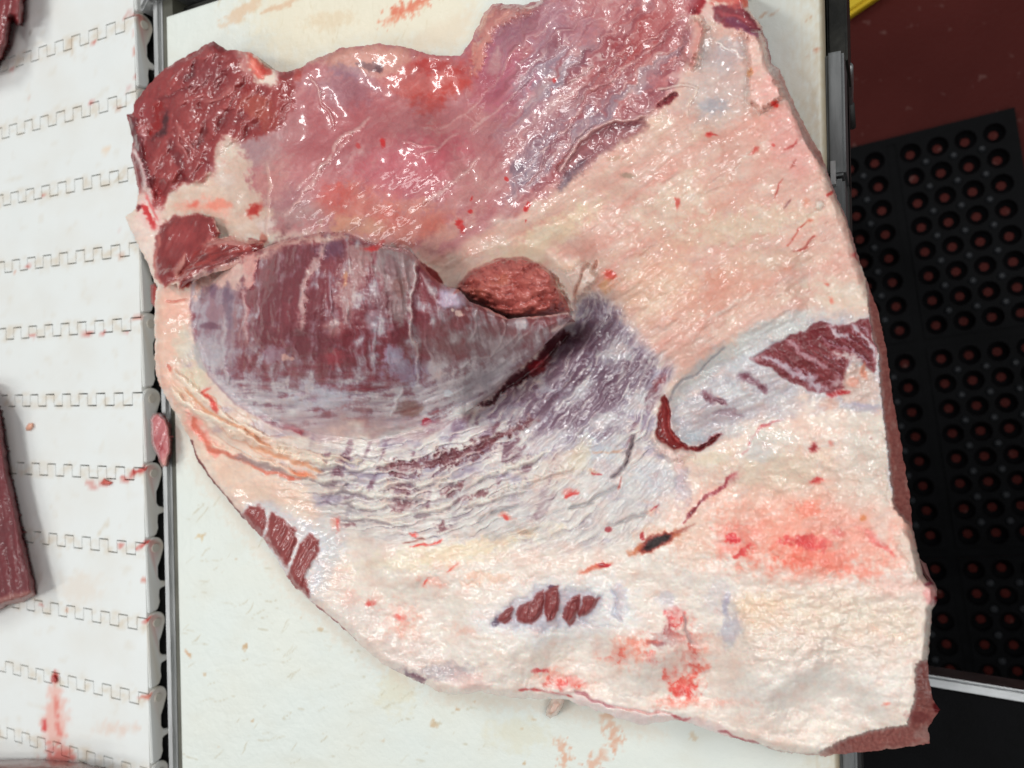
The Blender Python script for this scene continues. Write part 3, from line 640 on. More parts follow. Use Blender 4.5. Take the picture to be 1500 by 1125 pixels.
    B(RID, (224, 182, 172), 0.9, 6, 5, dh=5, wet=0.6); E(1112, 80, 14, 24, (226, 196, 184), 0.7); E(1128, 130, 14, 18, (226, 172, 164), 0.7); E(1098, 106, 5, 7, (212, 150, 104), 0.7); E(1134, 153, 8, 5, (206, 60, 52), 0.95, 0.4, 0.4)
    E(1015, 60, 14, 34, (214, 170, 160), 0.85, 0.5, 0.4, -12, dh=4, wet=0.8); S([(1022, 34), (1026, 50), (1016, 80), (1008, 100)], 4, (206, 140, 132), 0.6)
    # ---- lean at the very top right
    B([(1040, 12), (1060, 8), (1085, 2), (1100, 20), (1122, 50), (1108, 46), (1088, 46), (1062, 36), (1046, 26)], (138, 62, 72), 1, 4, 3, wet=0.9); E(1085, 38, 26, 6, (124, 66, 92), 0.7, 0.6, 0.4, -30)
    S([(1050, 18), (1075, 22), (1100, 32)], 2.5, (176, 92, 96), 0.7); B([(1035, -30), (1096, -40), (1096, 8), (1085, 8), (1060, 6), (1040, 8)], (200, 104, 96), 0.9, 6, 6); E(1094, 3, 6, 8, (226, 128, 112), 0.9)
    B([(995, -40), (1030, -40), (1032, 16), (1022, 24), (1008, 22), (998, 8)], (156, 44, 52), 1, 5, 4, wet=0.9); E(1016, 16, 8, 7, (120, 34, 44), 0.7)
    E(1036, 20, 8, 14, (222, 188, 180), 0.9)
    # ---- membrane covered lean across the top
    MEM = [(322, 235), (360, 200), (395, 150), (420, 110), (440, 102), (470, 84), (560, 66), (640, 84), (680, 84), (700, 40), (725, 10), (800, -80), (1030, -80), (1010, 40), (1008, 90), (985, 140), (950, 172), (905, 205), (860, 240), (815, 276), (770, 300), (700, 345), (650, 375), (600, 372), (560, 362), (520, 345), (440, 345), (390, 335), (350, 325), (330, 300)]
    dm = sdf(p.wu, p.wv, grow(MEM))+7*n1; m = sst(-10, 14, dm)
    su, sv = rot(u, v, 38, 90, 11); sa = fbm(su, sv, 4, 70); sr = ridge(*rot(u+10*n1, v+10*n1, 40, 120, 20), 3, 74)
    mix(m, (185, 126, 128)); mix(m*np.clip(0.3+1.0*fbm(u/70, v/60, 3, 76), 0, 1)*0.7, (190, 126, 126)); mix(m*np.clip(0.9*sa-0.1, 0, 1)*0.55, (206, 166, 160)); mix(m*np.clip(-0.15-0.9*sa, 0, 1)*0.5, (150, 88, 96))
    mix(m*np.clip(fbm(u/38, v/30, 4, 77)-0.08, 0, 1)*0.55, (204, 170, 166)); mix(m*np.clip(fbm(u/50, v/40, 3, 78)-0.15, 0, 1)*0.5, (176, 84, 84)); p.w += m*(0.8-p.w); p.h += m*(0.22*sa+0.7*fbm(u/34, v/34, 2, 79)+0.05*n2)
    E(600, 250, 80, 45, (186, 98, 108), 0.75, 0.7, 0.5, 15); E(545, 290, 40, 30, (190, 110, 112), 0.5); E(720, 80, 60, 50, (168, 118, 136), 0.7, 0.7, 0.5, 40); E(790, 60, 70, 60, (164, 124, 138), 0.65, 0.8, 0.4, 40); E(740, 120, 45, 60, (184, 104, 122), 0.7, 0.7, 0.4, 35)
    E(470, 190, 60, 50, (168, 96, 100), 0.7, 0.8, 0.4); E(530, 170, 55, 45, (178, 104, 108), 0.7, 0.8, 0.4); E(510, 130, 40, 26, (160, 118, 128), 0.6, 0.7, 0.5)
    B([(720, 200), (790, 130), (860, 110), (900, 80), (930, 100), (880, 170), (840, 220), (790, 265), (760, 270), (740, 240)], (154, 126, 136), 0.5, 44, 18); E(800, 210, 60, 14, (140, 122, 136), 0.6, 0.8, 0.5, 48); E(780, 260, 40, 10, (134, 116, 130), 0.7, 0.8, 0.5, 40)
    B([(860, 110), (900, 60), (930, 20), (990, 0), (1000, 60), (960, 120), (910, 160), (880, 165)], (170, 92, 92), 0.65, 22, 14); E(930, 60, 30, 50, (160, 70, 72), 0.55, 0.8, 0.5, -40); E(960, 100, 40, 14, (176, 84, 80), 0.6, 0.7, 0.5, 40)
    B([(560, 72), (620, 84), (680, 88), (690, 62), (706, 60), (690, 130), (640, 150), (600, 150), (560, 120)], (194, 102, 94), 0.7, 18, 12); E(640, 98, 36, 8, (178, 56, 52), 0.75, 0.7, 0.6, -8); E(660, 130, 24, 12, (184, 66, 58), 0.6, 0.8, 0.7, 20); E(630, 150, 24, 16, (176, 70, 64), 0.5, 0.8, 0.7)
    B([(455, 90), (500, 70), (580, 66), (610, 84), (580, 110), (520, 108), (480, 100)], (206, 158, 144), 0.8, 8, 8, wet=0.7); E(540, 96, 14, 6, (118, 84, 88), 0.75, 0.5, 0.6, -15); E(555, 100, 6, 4, (96, 60, 66), 0.7); E(505, 105, 26, 10, (158, 126, 140), 0.6, 0.6, 0.5, -10)
    B([(700, 40), (716, 14), (760, 8), (790, 10), (770, 24), (730, 36), (712, 70), (700, 110), (690, 110)], (208, 150, 136), 0.8, 7, 6, dh=2)
    # red, orange lower left of the membrane; pale fat over it
    B([(470, 300), (520, 265), (580, 300), (640, 315), (660, 340), (600, 365), (540, 350), (500, 335)], (206, 132, 116), 0.7, 20, 16); E(490, 290, 26, 18, (200, 84, 76), 0.5, 0.8, 0.6); E(575, 320, 22, 12, (206, 96, 84), 0.5, 0.8, 0.7); E(640, 320, 26, 14, (208, 116, 100), 0.6, 0.8, 0.7, 30); E(610, 300, 30, 10, (214, 150, 130), 0.5); E(520, 330, 40, 12, (214, 166, 140), 0.6, 0.8, 0.6)
    E(683, 255, 26, 18, (184, 140, 136), 0.6, 0.8, 0.6); E(680, 290, 60, 14, (196, 148, 142), 0.5, 0.8, 0.6, 30); E(650, 345, 60, 10, (212, 172, 158), 0.6, 0.8, 0.5, 35)
    E(380, 215, 34, 34, (170, 146, 148), 0.75, 0.6, 0.5, wet=1); E(420, 190, 30, 26, (178, 130, 130), 0.6); E(425, 310, 40, 22, (172, 146, 142), 0.65, 0.7, 0.5); E(420, 290, 30, 18, (166, 118, 122), 0.6); E(395, 260, 22, 40, (200, 152, 144), 0.5, 0.7, 0.6, -20)
    # white webs and tendons
    for a, b_, w_, c_ in (((415, 318), (500, 200), 2.6, 0.7), ((500, 200), (545, 170), 2, 0.6), ((430, 280), (520, 190), 1.6, 0.5), ((620, 300), (700, 230), 2.4, 0.7), ((610, 230), (672, 195), 1.4, 0.6), ((690, 190), (780, 110), 1.5, 0.55), ((770, 270), (800, 215), 1.3, 0.6), ((790, 225), (860, 150), 1.4, 0.6), ((812, 130), (870, 95), 1.4, 0.6), ((700, 150), (760, 60), 1.3, 0.45), ((640, 190), (700, 150), 1.4, 0.5), ((866, 130), (900, 108), 2.4, 0.6),
                            ((830, 260), (900, 175), 1.6, 0.7), ((905, 105), (975, 50), 2, 0.5), ((950, 120), (1000, 70), 1.8, 0.5), ((780, 285), (900, 215), 2, 0.5), ((940, 60), (1000, 22), 1.5, 0.5), ((880, 190), (960, 160), 1.6, 0.6), ((455, 110), (470, 150), 1.6, 0.7), ((470, 150), (490, 190), 1.3, 0.5), ((590, 205), (640, 215), 1.3, 0.5), ((680, 170), (705, 180), 1.2, 0.5)):
        S([a, ((a[0]+b_[0])/2+5, (a[1]+b_[1])/2+3), b_], w_, (216, 180, 174), c_, rag=0.9, dh=0.6)
    fw = sst(700, 800, u)*0.75+0.25; gl = fbm(*rot(u+12*n1, v+12*n1, 46, 170, 24), 3, 360); gw = m*sst(700, 790, u)*sst(20, 90, v); mix(gw*sst(0.0, 0.5, gl)*0.75, (146, 130, 142)); mix(gw*sst(-0.05, -0.5, gl)*0.6, (170, 86, 86)); gl2 = fbm(*rot(u, v, 44, 130, 12), 3, 364); mix(gw*sst(0.05, 0.6, gl2)*0.5, (206, 176, 172)); p.h += gw*1.6*perlin(*rot(u+8*n1, v+8*n1, 46, 150, 30), 366)
    for k_, (dg, L_, W_, a_) in enumerate(((41, 260, 13, 0.55), (45, 200, 8, 0.5), (37, 240, 20, 0.45), (50, 160, 10, 0.4))):
        fr_ = sst(0.84, 0.97, ridge(*rot(u+9*n1, v+9*n1, dg, L_, W_), 1, 300+7*k_))*np.clip(0.6+1.2*fbm(u/60, v/60, 2, 310+k_), 0, 1)
        mix(m*fw*fr_*a_, (218, 192, 188)); p.h += m*fw*fr_*0.20
        dk = sst(0.30, 0.06, ridge(*rot(u+9*n1, v+9*n1, dg+2, L_, W_*1.6), 1, 330+7*k_)); mix(m*fw*dk*0.35, (132, 70, 80))
    # slit pockets
    B([(818, 245), (845, 205), (880, 182), (915, 175), (942, 174), (944, 186), (925, 202), (890, 218), (855, 245), (838, 262)], (152, 100, 104), 0.8, 9, 5, dh=-2.5, wet=0.95); E(900, 190, 36, 8, (122, 66, 74), 0.6, 0.6, 0.4, 22); B([(815, 275), (835, 252), (858, 236), (850, 254), (825, 278)], (122, 104, 114), 0.75, 7, 4, dh=-1.5); E(755, 247, 9, 7, (126, 100, 112), 0.8)
    S([(822, 250), (850, 205), (885, 180), (930, 172), (946, 172)], 2.2, (208, 176, 172), 0.85, dh=1.5); E(980, 147, 12, 5, (124, 40, 50), 0.9, 0.5, 0.5, 40, dh=-2); E(962, 120, 14, 10, (196, 130, 130), 0.6)
    S([(965, 130), (990, 128), (1016, 126)], 2, (220, 200, 192), 0.8, dh=1); S([(976, 160), (990, 165), (1010, 160)], 2, (206, 170, 166), 0.6)
    for x, y, r_ in ((813, 118, 5), (675, 330, 8), (770, 303, 5), (742, 262, 3), (690, 310, 4), (771, 326, 2), (690, 292, 2.5), (560, 210, 6), (523, 214, 7)): E(x, y, r_*0.8, r_, (198, 44, 44), 0.85 if r_ != 7 else 0.5, 0.5, 0.5)
    S([(675, 325), (677, 340)], 4, (200, 46, 44), 0.9)
    # ---- raw lean in the upper left corner
    RL = [(196, 155), (220, 122), (285, 76), (314, 58), (334, 76), (352, 92), (372, 118), (400, 128), (440, 100), (430, 160), (402, 190), (372, 200), (340, 212), (312, 236), (300, 264), (268, 270), (246, 285), (238, 310), (225, 290), (206, 262), (196, 225)]
    d = sdf(p.wu, p.wv, grow(RL))+5*n1+4*n2+2*p.n3; m = sst(-5, 5, d); sl = fbm(*rot(u+6*n1, v+6*n2, 58, 55, 17), 3, 80); sr2 = ridge(*rot(u+8*n1, v+8*n2, 55, 60, 20), 3, 84)
    mix(m, (150, 64, 64)); mix(m*np.clip(0.9*sl+0.05, 0, 1)*0.7, (178, 96, 92)); mix(m*np.clip(-0.9*sl-0.05, 0, 1)*0.7, (112, 34, 40)); mix(m*np.clip(med-0.1, 0, 1)*0.5, (128, 66, 70)); mix(m*sst(0.86, 0.97, sr2)*0.55, (186, 116, 112))
    p.h += m*(2.0*sl+0.8*sr2+0.8*n1+2.0*fbm(u/44, v/34, 2, 86)); p.w += m*(0.75-p.w)
    E(375, 155, 20, 18, (172, 92, 78), 0.7, 0.5, 0.4); E(390, 170, 14, 20, (168, 88, 76), 0.6); E(316, 66, 12, 8, (132, 46, 50), 0.8); E(300, 110, 34, 22, (136, 62, 66), 0.7, 0.6, 0.4); E(290, 150, 40, 24, (150, 72, 72), 0.5)
    S([(286, 90), (280, 105), (270, 118)], 5, (104, 26, 34), 0.7, dh=-0.90); S([(238, 150), (232, 172), (222, 198)], 6, (156, 26, 24), 0.95, dh=-1.12); S([(246, 165), (238, 190), (226, 205)], 4, (84, 18, 28), 0.8, dh=-1.35); S([(300, 152), (322, 142), (340, 128)], 3, (176, 110, 106), 0.7, dh=1); S([(262, 150), (282, 142), (306, 142)], 2.6, (172, 96, 94), 0.7, dh=1)
    S([(296, 180), (296, 200), (290, 215)], 5, (112, 30, 34), 0.7, dh=-0.90); S([(340, 150), (330, 175), (320, 190)], 4, (116, 36, 40), 0.5, dh=-0.90); E(205, 205, 7, 16, (186, 138, 140), 0.7, 0.5, 0.4, -25); E(210, 160, 14, 16, (150, 62, 66), 0.7); S([(250, 205), (262, 240), (270, 262)], 7, (116, 30, 36), 0.7, dh=-0.68); S([(300, 230), (310, 250), (318, 262)], 8, (128, 36, 42), 0.7)
    S([(262, 190), (275, 205), (285, 225)], 2, (184, 120, 116), 0.6, dh=0.8); S([(258, 180), (262, 205), (275, 230)], 2, (184, 120, 116), 0.6, dh=0.8); S([(230, 145), (260, 135), (285, 128)], 3, (122, 40, 46), 0.6, dh=-0.68)
    B([(362, 78), (380, 84), (388, 100), (384, 120), (374, 112), (366, 96)], (214, 112, 100), 0.95, 4, 4, dh=1); E(370, 95, 6, 8, (230, 150, 134), 0.7); B([(338, 76), (362, 78), (372, 105), (368, 120), (355, 100)], (176, 108, 106), 0.8, 5, 4); E(392, 102, 8, 10, (186, 70, 62), 0.8); E(438, 105, 6, 14, (170, 66, 58), 0.7, 0.5, 0.4, -20)
    # strands on the left edge
    S([(190, 170), (197, 195), (205, 225), (214, 255), (226, 280)], 5.5, (112, 34, 42), 0.95, dh=2); S([(196, 222), (205, 250), (218, 275), (228, 300)], 4, (226, 206, 204), 0.9, dh=2); S([(194, 232), (202, 252), (212, 272)], 3.5, (128, 40, 46), 0.9); B([(204, 285), (222, 270), (240, 300), (240, 330), (225, 345), (208, 335), (200, 312)], (228, 198, 192), 0.9, 6, 5); S([(208, 300), (218, 318), (226, 332)], 4, (190, 36, 40), 0.85, rag=1); E(204, 306, 5, 8, (120, 20, 30), 0.9, 0.5, 0.4, -20); S([(214, 285), (224, 305), (232, 322)], 2.5, (206, 90, 92), 0.7); E(232, 288, 8, 18, (150, 48, 50), 0.8, 0.5, 0.5, 10)
    B([(186, 320), (205, 325), (232, 345), (228, 400), (226, 425), (212, 385), (198, 350)], (230, 210, 200), 0.95, 5, 4)
    # pale tissue between
    B([(246, 290), (270, 272), (300, 262), (325, 240), (345, 205), (360, 235), (372, 280), (400, 310), (392, 345), (345, 345), (320, 335), (300, 312), (262, 312), (244, 318)], (214, 188, 172), 0.9, 10, 9); B([(258, 300), (300, 290), (340, 300), (330, 325), (300, 308), (270, 308)], (226, 164, 148), 0.7, 8, 8); E(330, 225, 14, 24, (222, 208, 194), 0.8, 0.6, 0.6, -35); E(350, 285, 20, 34, (206, 184, 170), 0.7, 0.7, 0.6); E(330, 262, 18, 10, (216, 200, 192), 0.6); E(320, 300, 16, 7, (222, 130, 112), 0.6); S([(275, 300), (288, 296)], 4, (214, 100, 86), 0.7)
    S([(364, 316), (372, 308), (384, 303)], 6, (176, 50, 42), 0.95, rag=0.6); E(388, 330, 14, 12, (224, 206, 200), 0.8); S([(393, 240), (395, 300), (392, 350)], 2, (214, 180, 168), 0.6, dh=0.8)
    # little muscle ends
    B(KNOB, (142, 56, 56), 1, 4, 3, wet=0.6); i = sst(0, 8, sdf(u, v, KNOB)); kr = ridge(*rot(u, v, 60, 40, 9), 2, 90); mix(i*np.clip(kr-0.6, 0, 1)*1.0, (122, 36, 40)); mix(i*np.clip(0.5-kr, 0, 1)*0.8, (168, 86, 82)); p.h += i*(kr*0.35)
    S([(232, 345), (228, 385), (234, 415)], 2, (196, 130, 120), 0.7); E(270, 345, 20, 14, (160, 72, 72), 0.5)
    B(STRIP, (146, 52, 48), 1, 3, 3, wet=0.8); i = sst(0, 6, sdf(u, v, STRIP)); kr = ridge(*rot(u, v, 18, 44, 8), 3, 92); mix(i*np.clip(kr-0.55, 0, 1)*1.4, (96, 20, 24)); mix(i*np.clip(0.6-kr, 0, 1), (182, 98, 90)); p.h += i*kr*1.6
    S([(302, 360), (330, 352), (366, 356)], 6, (206, 166, 158), 0.7, dh=1.5); S([(258, 415), (262, 395), (270, 375)], 3, (206, 160, 150), 0.8, dh=1); S([(330, 385), (360, 378), (385, 368)], 3, (78, 14, 20), 0.8, dh=-2); E(386, 350, 6, 10, (190, 110, 96), 0.7)  # pale highlight on the strip's top and dark gap below, painted in
    # ---- area below the flap: wrinkled silver skin
    WR = [(300, 560), (360, 610), (450, 645), (620, 640), (720, 585), (800, 510), (850, 430), (890, 435), (935, 500), (985, 540), (960, 600), (968, 660), (1000, 690), (990, 740), (930, 800), (800, 810), (650, 800), (560, 800), (480, 760), (400, 720), (330, 680), (290, 640), (255, 590), (240, 540), (280, 520)]
    d = sdf(p.wu, p.wv, WR)+10*n1; m = sst(-16, 18, d)
    # fibre direction turns from flat at the left to steep at the right
    an = np.radians(-14+18*sst(330, 560, u)+16*sst(560, 740, u)+28*sst(740, 900, u)*sst(760, 560, v))
    # stream coordinate from bent lines
    arc = line_d(u, v, [(262, 380), (262, 445), (272, 500), (296, 555), (340, 597), (400, 632), (460, 652), (540, 660), (620, 646), (660, 622), (722, 598), (800, 518), (850, 440)])
    sc = arc*np.where(sdf(u, v, FLAP) > 0, -1, 1)+5*n1
    w1 = fbm(u/70, sc/9, 4, 100); w2 = ridge(u/85+0.3*n1, sc/15, 3, 104); w3 = fbm(u/26, sc/5, 3, 108)
    vb = fbm((u+0.35*v)/24, v/160, 3, 112)           # the bands that cross the wrinkles
    left = sst(520, 330, u)
    mix(m*0.95, (204, 198, 196)); mix(m*left*0.85, (230, 202, 182))
    mix(m*np.clip(0.15+0.9*w1, 0, 1)*0.75, (224, 218, 208)); mix(m*np.clip(-0.05-0.9*w1+0.3*vb, 0, 1)*(1-0.7*left)*0.8, (138, 122, 130)); mix(m*left*np.clip(w1, 0, 1)*0.7, (232, 182, 160)); mix(m*np.clip(w3-0.2, 0, 1)*0.6, (232, 226, 216))
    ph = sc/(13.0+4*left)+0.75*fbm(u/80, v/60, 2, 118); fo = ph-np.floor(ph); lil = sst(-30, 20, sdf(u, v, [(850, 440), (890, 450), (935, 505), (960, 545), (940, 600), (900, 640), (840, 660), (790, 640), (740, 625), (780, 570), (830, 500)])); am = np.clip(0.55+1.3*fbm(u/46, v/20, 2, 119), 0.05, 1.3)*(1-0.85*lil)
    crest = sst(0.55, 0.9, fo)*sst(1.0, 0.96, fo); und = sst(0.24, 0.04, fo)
    mix(m*und*np.clip(am, 0, 1)*0.42*(1-0.6*left), (138, 116, 128)); mix(m*und*left*0.5, (214, 150, 120)); mix(m*crest*np.clip(am, 0, 1)*0.7, (238, 233, 225))  # shade just under each fold painted as darker lilac
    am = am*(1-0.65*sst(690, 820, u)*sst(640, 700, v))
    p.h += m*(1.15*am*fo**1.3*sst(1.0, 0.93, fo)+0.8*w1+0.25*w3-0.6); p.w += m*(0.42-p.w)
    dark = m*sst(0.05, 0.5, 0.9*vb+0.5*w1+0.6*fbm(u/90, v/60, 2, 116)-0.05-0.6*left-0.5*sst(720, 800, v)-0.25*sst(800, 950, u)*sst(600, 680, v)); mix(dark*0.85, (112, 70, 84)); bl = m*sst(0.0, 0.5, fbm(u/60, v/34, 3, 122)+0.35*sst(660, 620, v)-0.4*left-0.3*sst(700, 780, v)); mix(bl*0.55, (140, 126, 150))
    # lilac, purple area right of the flap
    B([(850, 440), (890, 450), (935, 505), (960, 545), (940, 600), (900, 640), (840, 660), (790, 640), (740, 625), (780, 570), (830, 500)], (150, 134, 146), 0.7, 20, 14, wet=1.0); ls = fbm(*rot(u+6*n1, v+6*n2, 48, 60, 9), 4, 121); mix(lil*np.clip(ls, 0, 1)*0.7, (196, 194, 202)); mix(lil*np.clip(-ls, 0, 1)*0.7, (112, 88, 104)); p.h += lil*(0.9*ls+0.5*n1)
    for x, y, a, b_, dg in ((870, 480, 26, 40, -20), (840, 540, 30, 40, -30), (900, 570, 30, 36, 40), (860, 600, 40, 22, 30), (815, 625, 30, 14, 25), (920, 530, 22, 22, 0), (790, 600, 30, 14, 40), (940, 560, 10, 24, -30), (700, 660, 40, 10, 20), (880, 640, 24, 12, 20), (660, 670, 50, 9, 12), (770, 575, 20, 12, 45)):
        E(x, y, a, b_, (112, 82, 98), 0.7, 0.8, 0.7, dg)
    for x, y, a, b_, dg in ((905, 520, 20, 12, 20), (850, 570, 22, 8, 40), (930, 590, 22, 14, 40), (880, 620, 30, 10, 30), (840, 450, 10, 26, -20), (800, 650, 34, 10, 30), (740, 640, 40, 7, 25), (700, 625, 30, 5, 25)):
        E(x, y, a*1.1, b_*1.2, (208, 206, 208), 0.75, 0.8, 0.8, dg)
    E(965, 560, 6, 12, (136, 58, 66), 0.8, 0.6, 0.5, -30); S([(945, 590), (955, 570), (968, 550)], 3, (120, 70, 80), 0.6)
    # dark muscle showing between the wrinkles
    for pts, w_ in (([(575, 690), (610, 684), (640, 676), (675, 660)], 7), ([(640, 676), (672, 668), (700, 655), (730, 640)], 8), ([(700, 655), (750, 630), (780, 615)], 4), ([(580, 712), (605, 716)], 8), ([(578, 742), (600, 740)], 9), ([(645, 725), (660, 718), (680, 705)], 4), ([(660, 735), (690, 728), (712, 722)], 3), ([(500, 770), (516, 768)], 4), ([(640, 770), (655, 774)], 4), ([(560, 685), (600, 680)], 4)):
        S(pts, w_*1.15, (116, 60, 66), 0.8, rag=1.3, dh=-0.8)
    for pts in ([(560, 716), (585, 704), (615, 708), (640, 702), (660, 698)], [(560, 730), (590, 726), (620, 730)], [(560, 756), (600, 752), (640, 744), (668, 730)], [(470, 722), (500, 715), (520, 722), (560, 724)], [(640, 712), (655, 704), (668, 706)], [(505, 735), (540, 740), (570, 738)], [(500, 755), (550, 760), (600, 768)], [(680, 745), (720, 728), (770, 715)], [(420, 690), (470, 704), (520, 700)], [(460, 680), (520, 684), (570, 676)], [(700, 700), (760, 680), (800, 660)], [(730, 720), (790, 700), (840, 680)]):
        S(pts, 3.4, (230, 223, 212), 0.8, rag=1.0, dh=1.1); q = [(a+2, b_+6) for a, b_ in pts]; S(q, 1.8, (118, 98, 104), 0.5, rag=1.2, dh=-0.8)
    for x0, y0, x1, y1 in ((600, 690, 612, 760), (664, 700, 662, 775), (500, 700, 508, 760), (640, 690, 648, 700)): S([(x0, y0), ((x0+x1)/2+4, (y0+y1)/2), (x1, y1)], 5, (150, 136, 142), 0.5, rag=1.3)
    E(780, 740, 60, 34, (206, 200, 196), 0.6, 0.8, 0.5, 20); E(880, 700, 60, 50, (208, 202, 198), 0.65, 0.8, 0.5, 25); E(820, 690, 40, 24, (214, 198, 186), 0.6, 0.8, 0.6, 20); E(930, 720, 46, 30, (196, 194, 196), 0.6, 0.8, 0.6); E(770, 780, 60, 16, (212, 204, 194), 0.6, 0.8, 0.6); E(740, 770, 30, 30, (176, 172, 174), 0.4, 0.8, 0.8); E(880, 660, 30, 24, (186, 192, 200), 0.6, 0.8, 0.6); E(850, 665, 14, 20, (212, 194, 166), 0.6, 0.8, 0.6)
    S([(925, 640), (922, 670), (905, 695), (895, 700)], 2.4, (132, 112, 118), 0.8, dh=-2.5, rag=0.4); S([(870, 660), (890, 662), (915, 657)], 1.6, (190, 140, 112), 0.6)
    for pts in ([(860, 738), (878, 726), (905, 715)], [(760, 783), (780, 776), (792, 770)], [(835, 745), (850, 740), (868, 738)], [(700, 765), (730, 750), (760, 742)], [(890, 770), (920, 760), (945, 750)]): S(pts, 2, (150, 144, 148), 0.6, dh=-1.5)
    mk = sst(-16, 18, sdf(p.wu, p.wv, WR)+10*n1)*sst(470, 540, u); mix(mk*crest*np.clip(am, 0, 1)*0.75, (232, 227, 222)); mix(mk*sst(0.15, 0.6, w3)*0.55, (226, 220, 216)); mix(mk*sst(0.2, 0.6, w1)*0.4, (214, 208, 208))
    # ---- lower left fat shoulder with its folds
    B([(228, 430), (250, 424), (285, 428), (285, 500), (262, 520), (268, 560), (300, 600), (280, 640), (245, 585), (227, 545)], (226, 186, 168), 0.85, 10, 6); B([(232, 425), (240, 420), (280, 430), (282, 470), (240, 465)], (226, 176, 160), 0.6, 8, 5); E(268, 505, 14, 30, (206, 200, 184), 0.7, 0.6, 0.5); E(285, 555, 20, 34, (208, 198, 176), 0.65, 0.7, 0.5, -30); S([(245, 440), (258, 441), (274, 437)], 1.6, (190, 100, 88), 0.7, dh=-1)
    B([(285, 600), (330, 650), (380, 690), (450, 720), (470, 760), (420, 740), (370, 730), (330, 715), (300, 680), (275, 635), (262, 600)], (230, 202, 184), 0.85, 12, 8); B([(272, 600), (292, 618), (310, 645), (330, 662), (318, 668), (290, 645), (274, 622)], (232, 160, 148), 0.8, 7, 6)
    for pts, w_, c_ in (([(258, 545), (290, 575), (320, 600), (350, 625), (390, 640)], 4, (240, 222, 204)), ([(250, 570), (285, 600), (330, 622), (380, 650), (430, 668), (480, 680)], 4, (240, 224, 206)), ([(300, 650), (350, 668), (400, 680), (450, 700)], 4, (238, 214, 196)), ([(330, 630), (380, 652), (440, 676)], 4, (236, 206, 186)), ([(400, 650), (460, 668), (530, 675)], 3, (222, 206, 190))):
        S(pts, w_, c_, 0.85, dh=2.2, rag=0.5)
    for pts, w_, c_ in (([(280, 612), (295, 640), (310, 658), (345, 668), (390, 690), (440, 702)], 3, (206, 112, 92)), ([(300, 575), (312, 590), (318, 605)], 3, (206, 70, 62)), ([(298, 575), (310, 570)], 2.5, (206, 84, 74)), ([(270, 565), (300, 600), (340, 620), (400, 660)], 2.4, (206, 150, 120)), ([(345, 668), (380, 680), (420, 692)], 4, (160, 140, 140)), ([(430, 690), (460, 700)], 5, (222, 130, 96)), ([(370, 655), (430, 675), (470, 690)], 3, (222, 160, 126)), ([(248, 535), (252, 545)], 3, (186, 80, 64))):
        S(pts, w_, c_, 0.8, dh=-0.8, rag=0.5)
    S([(395, 612), (412, 622), (430, 628), (444, 632)], 3.6, (150, 26, 30), 0.95, dh=-2, rag=0.4); E(440, 632, 7, 4, (170, 20, 28), 0.9)
    # ---- lower fat: cream
    LF = [(460, 790), (560, 800), (700, 815), (860, 815), (940, 790), (1010, 700), (1100, 640), (1290, 620), (1310, 740), (1370, 860), (1350, 1040), (1200, 1110), (900, 1060), (600, 1010), (470, 880)]
    m = sst(-25, 30, sdf(p.wu, p.wv, LF)+10*n1); lw = fbm(u/60, v/14, 3, 120)
    mix(m*0.75, (240, 231, 223)); mix(m*np.clip(0.7*med+0.15, 0, 1)*0.6, (245, 240, 234)); mix(m*np.clip(lw-0.1, 0, 1)*0.4, (226, 204, 186)); mix(m*np.clip(big, 0, 1)*0.4, (226, 196, 184))
    p.h += m*(0.08*dome+1.0*domeb+0.22*lw+0.7*fbm(u/36, v/30, 2, 124))
    E(640, 815, 110, 16, (238, 226, 204), 0.7, 0.8, 0.6, 8); E(700, 800, 90, 10, (234, 212, 182), 0.5, 0.8, 0.6, 14); E(560, 860, 60, 30, (238, 226, 214), 0.5); E(600, 960, 70, 25, (214, 200, 194), 0.55, 0.8, 0.5, -15); E(520, 900, 40, 26, (218, 206, 200), 0.5); E(650, 985, 50, 10, (164, 152, 158), 0.6, 0.8, 0.8); E(610, 993, 12, 6, (120, 84, 96), 0.8, 0.5, 0.5, -25); E(478, 830, 14, 50, (196, 192, 194), 0.6, 0.7, 0.5, -20); E(690, 1000, 30, 14, (228, 196, 190), 0.6); E(480, 785, 26, 30, (206, 204, 206), 0.7, 0.8, 0.5)
    vein = 0.35+0.65*np.clip(sst(0.45, 0.8, ridge(u/26+0.4*n1, v/26+0.4*n2, 3, 340))+0.35*n2, 0, 1)
    # right lower: pink flush, then very pale fat
    E(1180, 740, 150, 80, (228, 186, 168), 0.7, 0.8, 0.4); E(1180, 785, 150, 56, (236, 172, 154), 0.7, 1.0, 0.4, -4); E(1190, 800, 95, 40, (232, 150, 132), 0.65, 1.1, 0.5, -4, nz=0.6+0.4*vein); E(1180, 822, 50, 24, (230, 110, 92), 0.65, 1.1, 0.7, -8, nz=vein); E(1230, 825, 50, 16, (232, 136, 120), 0.6, 0.8, 0.6, -18); E(1185, 795, 30, 8, (206, 58, 62), 0.75, 0.8, 0.7, -6); E(1080, 795, 30, 24, (226, 140, 128), 0.6, 0.9, 0.6); E(1075, 790, 8, 6, (206, 40, 50), 0.85, 0.6, 0.6); E(1085, 812, 16, 5, (206, 60, 62), 0.7, 0.7, 0.8, 30); E(1283, 793, 22, 6, (210, 70, 74), 0.75, 0.7, 0.6, -35); E(1225, 780, 10, 6, (200, 60, 64), 0.6, 0.7, 0.6, -40); E(1260, 770, 60, 40, (230, 172, 158), 0.6, 0.9, 0.4); E(1180, 745, 16, 12, (226, 130, 110), 0.6)
